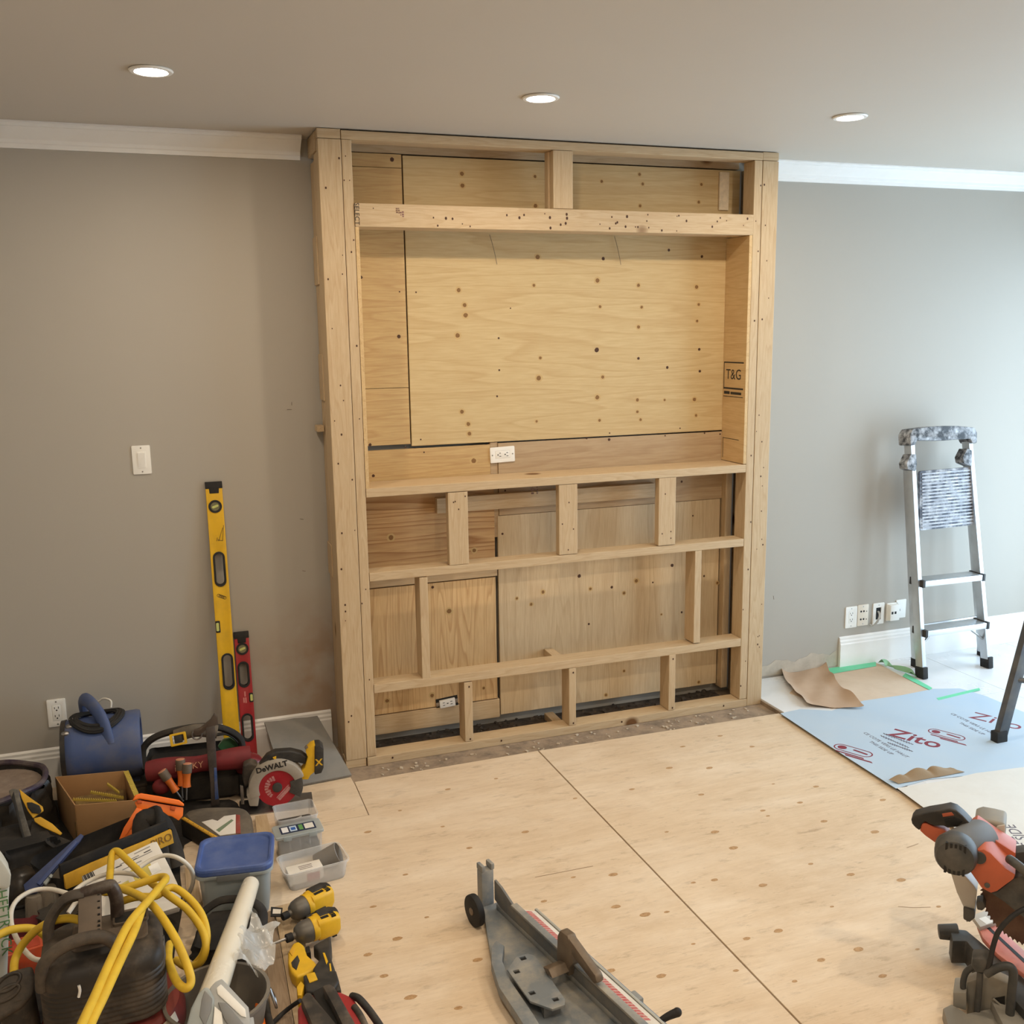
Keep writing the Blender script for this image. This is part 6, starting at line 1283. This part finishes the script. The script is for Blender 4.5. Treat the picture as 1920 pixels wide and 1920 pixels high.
slab(WC, [(393, 1852), (404, 1840), (416, 1834), (466, 1888), (470, 1918), (462, 1935), (396, 1935)], -.05, -.004, 'case_body', m_lg, wcs, .005)
slab(WC, [(406, 1852), (414, 1845), (460, 1892), (462, 1908), (452, 1905), (408, 1864)], -.006, .0, 'lid_panel', m_white, wcs, .002)
slab(WC, [(408, 1878), (424, 1880), (462, 1925), (440, 1940), (420, 1910)], -.006, .006, 'hinge_strip', m_mg, wcs, .004)
slab(WC, [(345, 1940), (358, 1890), (372, 1862), (384, 1850), (392, 1852), (402, 1870), (402, 1890), (395, 1940)], -.05, .0, 'end_frame', m_frost, wcs, .006, seg=3)
slab(WC, [(374, 1905), (378, 1874), (384, 1856), (398, 1872), (396, 1895), (384, 1925)], -.002, .004, 'end_panel', m_mg, wcs, .004)
slab(WC, [(402, 1886), (416, 1898), (420, 1940), (398, 1940)], -.004, .003, 'lid_panel', m_white, wcs, .002)
for s in (-.06, .06): MB().box((s-.012, -.01, 0), (s+.012, .04, .15)).build('case_leg', m_lg, wcs, bevel=.003)
# pliers
pz = thing('pliers', 'pair of pliers with orange and black handles beside the planks', 'pliers', G(492, 1900, 0))
MB().tube(cordpts([(492, 1935, .03), (488, 1905, .032), (486, 1880, .03), (492, 1858, .026)]), .011, 10, 6, flat=.8).build('handle', m_org, pz, world=True)
MB().tube(cordpts([(512, 1935, .03), (502, 1905, .032), (497, 1880, .03), (493, 1858, .026)]), .010, 10, 6, flat=.8).build('handle', m_blkt, pz, world=True)
low([(488, 1860), (497, 1858), (496, 1842), (490, 1842)], .014, .034, 'jaws', m_steel, pz, .002)
low([(486, 1930), (512, 1930), (500, 1870), (488, 1872)], .0, .018, 'holster', m_blkt, pz, .003)
# ---------------------------------------------------------------- planks
pk = low([(514, 1700), (556, 1690), (607, 1930), (556, 1940)], .0, .019, 'plank', m_lumy, None, .0015); tag(pk, 'pale new plank lying under the drills', 'plank')
pk2 = low([(492, 1712), (512, 1706), (553, 1938), (512, 1950)], .0, .017, 'plank', wood('lumber_grey', 1, S(186, 164, 138), S(170, 146, 120), S(140, 112, 86), gscale=1.8), None, .0015); tag(pk2, 'greyish plank lying alongside the pale plank, under the loose film', 'plank')
pk3 = low([(346, 1628), (366, 1622), (378, 1690), (352, 1700)], .0, .018, 'plank', m_lumy, None, .0015); tag(pk3, 'short plank end showing between black bag and blue-lidded tub', 'plank')
pk4 = low([(478, 1530), (500, 1526), (510, 1566), (482, 1572)], .0, .018, 'plank', m_lumy, None, .0015); tag(pk4, 'short plank end between the grey bag and the clear bins', 'plank')

# ---------------------------------------------------------------- two impact drivers
m_nose = plain('driver_nose', S(98, 94, 88), .4, .4, dirt=.4, dcol=S(134, 124, 110), scale=14)
def driver(label, n0, n1, zc, handle=True):
    a, b_ = G(*n0, zc), G(*n1, zc); d = (b_-a).normalized(); L = (b_-a).length
    t = thing('impact_driver', label, 'impact driver', (a.x, a.y, 0)); M = frame(a, Vector((-d.y, d.x, 0)), z=d)
    MB(M).lathe([(.010, -.012), (.011, .0), (.022, .004), (.030, .016), (.034, .034), (.034, .052)], 28).build('nose', m_nose, t, world=True)
    MB(M).lathe([(.0355, .050), (.036, .060), (.035, .068)], 28).build('collar', m_yel, t, world=True, bevel=.001)
    R2 = [[(x, y, z) for x, y in rrect(w, h, .016, 4)] for z, w, h in ((.066, .062, .066), (.075, .064, .068), (L-.012, .064, .068), (L, .050, .056))]
    MB(M).loft(R2).build('motor_body', m_yel, t, world=True)
    # black top shell on the far side and vents
    MB(M).loft([[(x+.012, y, z) for x, y in rrect(w, h, .012, 4)] for z, w, h in ((.080, .046, .072), (L-.016, .046, .072), (L+.004, .036, .06))]).build('top_shell', m_blkt, t, world=True)
    for k in range(4): MB(M).box((-.026+k*.0075, -.036, L-.028), (-.0225+k*.0075, .036, L-.014)).build('vent', m_slot, t, world=True)
    MB(M).box((-.020, .032, .078), (-.010, .0355, L-.035)).build('name_strip', m_slot, t, world=True)
    return t, M, a, d
dr1, M1, _, _ = driver('yellow and black impact driver with a price tag, lying behind its twin', (545, 1712), (618, 1676), .060)
MB(M1).cyl((0, 0, -.03), (0, 0, -.008), .012, n=12).build('chuck', m_rub, dr1, world=True, bevel=.002)
low([(508, 1700), (530, 1702), (528, 1718), (507, 1718)], .055, .058, 'price_tag', plain('tag_black', S(40, 38, 38), .5), dr1, .0006)
low([(512, 1704), (527, 1705), (526, 1713), (511, 1713)], .058, .0586, 'tag_label', m_paper, dr1, 0)
low([(566, 1700), (610, 1690), (618, 1722), (580, 1738)], .0, .05, 'handle', m_blkt, dr1, .008)
dr2, M2, da, dd_ = driver('yellow and black impact driver with a long bit, lying on the plank', (553, 1754), (632, 1724), .062)
MB(M2).cyl((0, 0, -.028), (0, 0, -.008), .013, n=12).build('chuck', m_rub, dr2, world=True, bevel=.002)
MB().cyl(da-dd_*.028, da-dd_*.085, .0042, .004, 8).build('bit', m_steel, dr2, world=True); MB().cyl(da-dd_*.085, da-dd_*.102, .0038, .0008, 8).build('bit_tip', m_steel, dr2, world=True)
low([(586, 1772), (600, 1764), (620, 1752), (622, 1775), (620, 1792), (628, 1815), (632, 1832), (610, 1842), (594, 1838), (586, 1815), (600, 1796), (596, 1780)], .02, .062, 'handle', m_blkt, dr2, .009, 3)
low([(572, 1775), (580, 1773), (583, 1785), (574, 1787)], .022, .056, 'trigger', m_slot, dr2, .003)
low([(605, 1786), (609, 1786), (615, 1802), (612, 1808)], .0615, .064, 'handle_stripe', m_yel, dr2, .001); low([(617, 1806), (620, 1806), (622, 1820), (619, 1821)], .0615, .064, 'handle_stripe', m_yel, dr2, .001)
low([(540, 1786), (549, 1768), (560, 1764), (570, 1772), (576, 1790), (590, 1802), (597, 1812), (572, 1826), (556, 1832), (546, 1822), (540, 1806)], .019, .058, 'battery_body', m_yel, dr2, .008, 3)
low([(546, 1804), (558, 1790), (562, 1800), (556, 1818), (548, 1812)], .057, .0605, 'battery_window', m_blkt, dr2, .002)
low([(542, 1784), (548, 1774), (554, 1778), (548, 1792)], .057, .061, 'battery_clip', m_ybag, dr2, .002)
low([(568, 1828), (600, 1822), (630, 1818), (636, 1838), (628, 1852), (600, 1864), (574, 1858)], .019, .066, 'battery', m_blkt, dr2, .007, 3)
low([(574, 1826), (590, 1822), (596, 1836), (580, 1842)], .065, .069, 'battery_badge', m_yel, dr2, .002)
low([(556, 1850), (564, 1838), (571, 1846), (566, 1866), (558, 1866)], .019, .06, 'battery_foot', m_yel, dr2, .004)
# ---------------------------------------------------------------- red jobsite tool with black rails at the front edge
rt = thing('red_power_tool', 'red and black power tool with twin black rails lying in front of the drivers', 'power tool', G(630, 1925, 0))
low([(558, 1888), (572, 1868), (600, 1858), (640, 1858), (662, 1868), (680, 1895), (700, 1950), (560, 1960)], .0, .085, 'body', m_red, rt, .012, 3)
low([(564, 1872), (574, 1860), (582, 1860), (640, 1930), (600, 1960), (585, 1920)], .084, .115, 'rail', m_blkd, rt, .006)
low([(604, 1848), (618, 1843), (628, 1850), (676, 1935), (656, 1950), (622, 1880)], .084, .125, 'rail', m_blkd, rt, .006)
low([(586, 1860), (604, 1850), (622, 1884), (656, 1955), (640, 1960), (604, 1900)], .06, .098, 'channel', m_slot, rt, .002)
MB().tube(cordpts([(660, 1868, .08), (672, 1872, .09), (690, 1892, .08), (710, 1920, .07), (728, 1950, .06)]), .010, 10, 6).build('strap', m_blkt, rt, world=True)
MB().tube(cordpts([(664, 1888, .085), (676, 1905, .085), (690, 1935, .08)]), .009, 10, 6).build('strap', m_blkd, rt, world=True)
MB().tube(cordpts([(563, 1876, .07), (548, 1886, .045), (528, 1902, .026), (500, 1930, .024)]), .006, 10, 6).build('power_cord', m_rub, rt, world=True)
low([(628, 1842), (636, 1840), (640, 1856), (630, 1858)], .0, .06, 'knob', m_blkt, rt, .004)

# black cloth added to darken the gaps in the pile
def filler(u, v):
    L_ = G(-140, 1505, 0).lerp(G(-140, 1960, 0), v); R_ = [G(430, 1500, 0), G(455, 1516, 0), G(345, 1585, 0), G(338, 1690, 0), G(330, 1830, 0), G(320, 1960, 0)]
    i = min(int(v*5), 4); r = R_[i].lerp(R_[i+1], v*5-i); p = L_.lerp(r, u)
    return (p.x+.008*math.sin(v*23), p.y+.008*math.sin(u*19), .0013+.0006*math.sin(u*31+v*11)*math.sin(v*27-u*9))
cl_ = MB().sheet(filler, 40, 40, .0012).build('gap_filler', m_bag); tag(cl_, 'black cloth spread on the floor under the pile of tools', 'filler')

# ---------------------------------------------------------------- small wall marks, then pieces of parts under their part
wb_ = bpy.data.objects['wall_back']
for pts in ([(538, 768), (547, 768)], [(547, 754), (547, 760)], [(563, 973), (569, 974)], [(567, 1070), (573, 1071)], [(1450, 1117), (1451, 1124)]):
    a, b = (WP(*q, YW) for q in pts); MB().cyl(a-Vector((0, .0004, 0)), b-Vector((0, .0004, 0)), .0011, n=6).build('pencil_mark', plain('pencil_dark', S(120, 108, 96), .8), wb_)
for t, c in ((lad, (FLf+FRf)/2), (ld2, F2.copy())):
    t.location = c
    for ch in t.children: ch.location = ch.location-c
def under(tname, pname, kids):
    for t in [o for o in bpy.data.objects if o.parent is None and o.name.split('.')[0] == tname]:
        ps = [c for c in t.children if c.name.split('.')[0] == pname]
        if not ps: continue
        for c in list(t.children):
            if c.name.split('.')[0] in kids and c is not ps[0]: c.parent = ps[0]; c.location = c.location-ps[0].location
for a in (('wall_outlet', 'cover_plate', ('screw',)), ('wall_outlet', 'receptacle', ('socket_slots',)), ('light_switch', 'cover_plate', ('screw',)), ('jack_plate', 'cover_plate', ('screw', 'jack_hole')), ('cable_plate', 'cover_plate', ('screw',)), ('jack_box', 'box_cover', ('ports',)), ('bare_outlet', 'receptacle', ('socket_slots',)),
          ('stepladder', 'platform', ('tread_rib',)), ('tile_cutter', 'ruler_strip', ('ruler_mark',)), ('tile_cutter', 'wheel', ('wheel_hub',)), ('tile_cutter', 'carriage_plate', ('slot_shadow',)), ('mitre_saw', 'motor_cap', ('vent_slot',)), ('mitre_saw', 'gear_housing', ('brush_cap', 'housing_screw')), ('mitre_saw', 'handle_grip', ('handle_inlay', 'trigger')), ('mitre_saw', 'blade', ('blade_flange',)), ('mitre_saw', 'table_insert', ('kerf_slot',)), ('mitre_saw', 'dust_port', ('port_opening',)),
          ('drum_fan', 'rear_rim', ('rear_grille', 'grille_ring')), ('tool_tote', 'buckle', ('buckle_tongue',)), ('tool_roll', 'roll', ('lettering',)), ('hatchet_hammer', 'handle', ('blue_grip_strip',)), ('circular_saw', 'blade', ('blade_flange',)), ('circular_saw', 'battery', ('battery_mark',)), ('circular_saw', 'handle', ('trigger_frame', 'trigger')), ('circular_saw', 'shoe', ('shoe_clamp',)),
          ('storage_tub', 'lid', ('lid_tab',)), ('organiser_box', 'lid', ('label_card', 'label_patch', 'lid_latch')), ('gear_bag', 'flap', ('zip',)), ('mortar_sack', 'sack_body', ('lettering',)), ('tool_bag', 'rim_band', ('lettering',)), ('printed_carton', 'carton', ('barcode_bar', 'print_line', 'yellow_panel', 'white_patch')), ('orange_clip_tool', 'head_body', ('head_notch',)), ('orange_clip_tool', 'arm', ('arm_rib',)), ('straightedge', 'blade', ('rib', 'level_vial')), ('grout_bag', 'label', ('label_edge', 'label_stripe')), ('folding_rule', 'blade', ('rule_mark',)),
          ('air_compressor', 'tank', ('tank_label', 'tank_foot')), ('air_compressor', 'shroud', ('spec_label', 'warning_label', 'paint_drip')), ('air_compressor', 'handle_strut', ('strut_stud',)), ('air_compressor', 'tray', ('tray_well',)), ('hose_reel_cover', 'cover', ('oval_ring',)), ('plastic_cup', 'cup', ('cup_rib',)), ('film_roll', 'film', ('core_tube', 'loose_film')), ('organiser_case', 'case_body', ('lid_panel', 'hinge_strip')), ('impact_driver', 'motor_body', ('vent', 'name_strip', 'top_shell')), ('impact_driver', 'handle', ('trigger', 'handle_stripe')), ('impact_driver', 'battery_body', ('battery_window', 'battery_clip')), ('impact_driver', 'battery', ('battery_badge',)), ('impact_driver', 'price_tag', ('tag_label',)), ('red_power_tool', 'body', ('channel',))):
    under(*a)
under('circular_saw', 'blade', ('blade_print',)); under('circular_saw', 'upper_guard', ('lettering',))
for t in [o for o in bpy.data.objects if o.parent is None and o.name.split('.')[0] == 'spirit_level']:
    bd = next(c for c in t.children if c.name.split('.')[0] == 'body')
    for c in list(t.children):
        if c.name.split('.')[0] in ('pencil_scribble', 'worn_print'): c.parent = bd
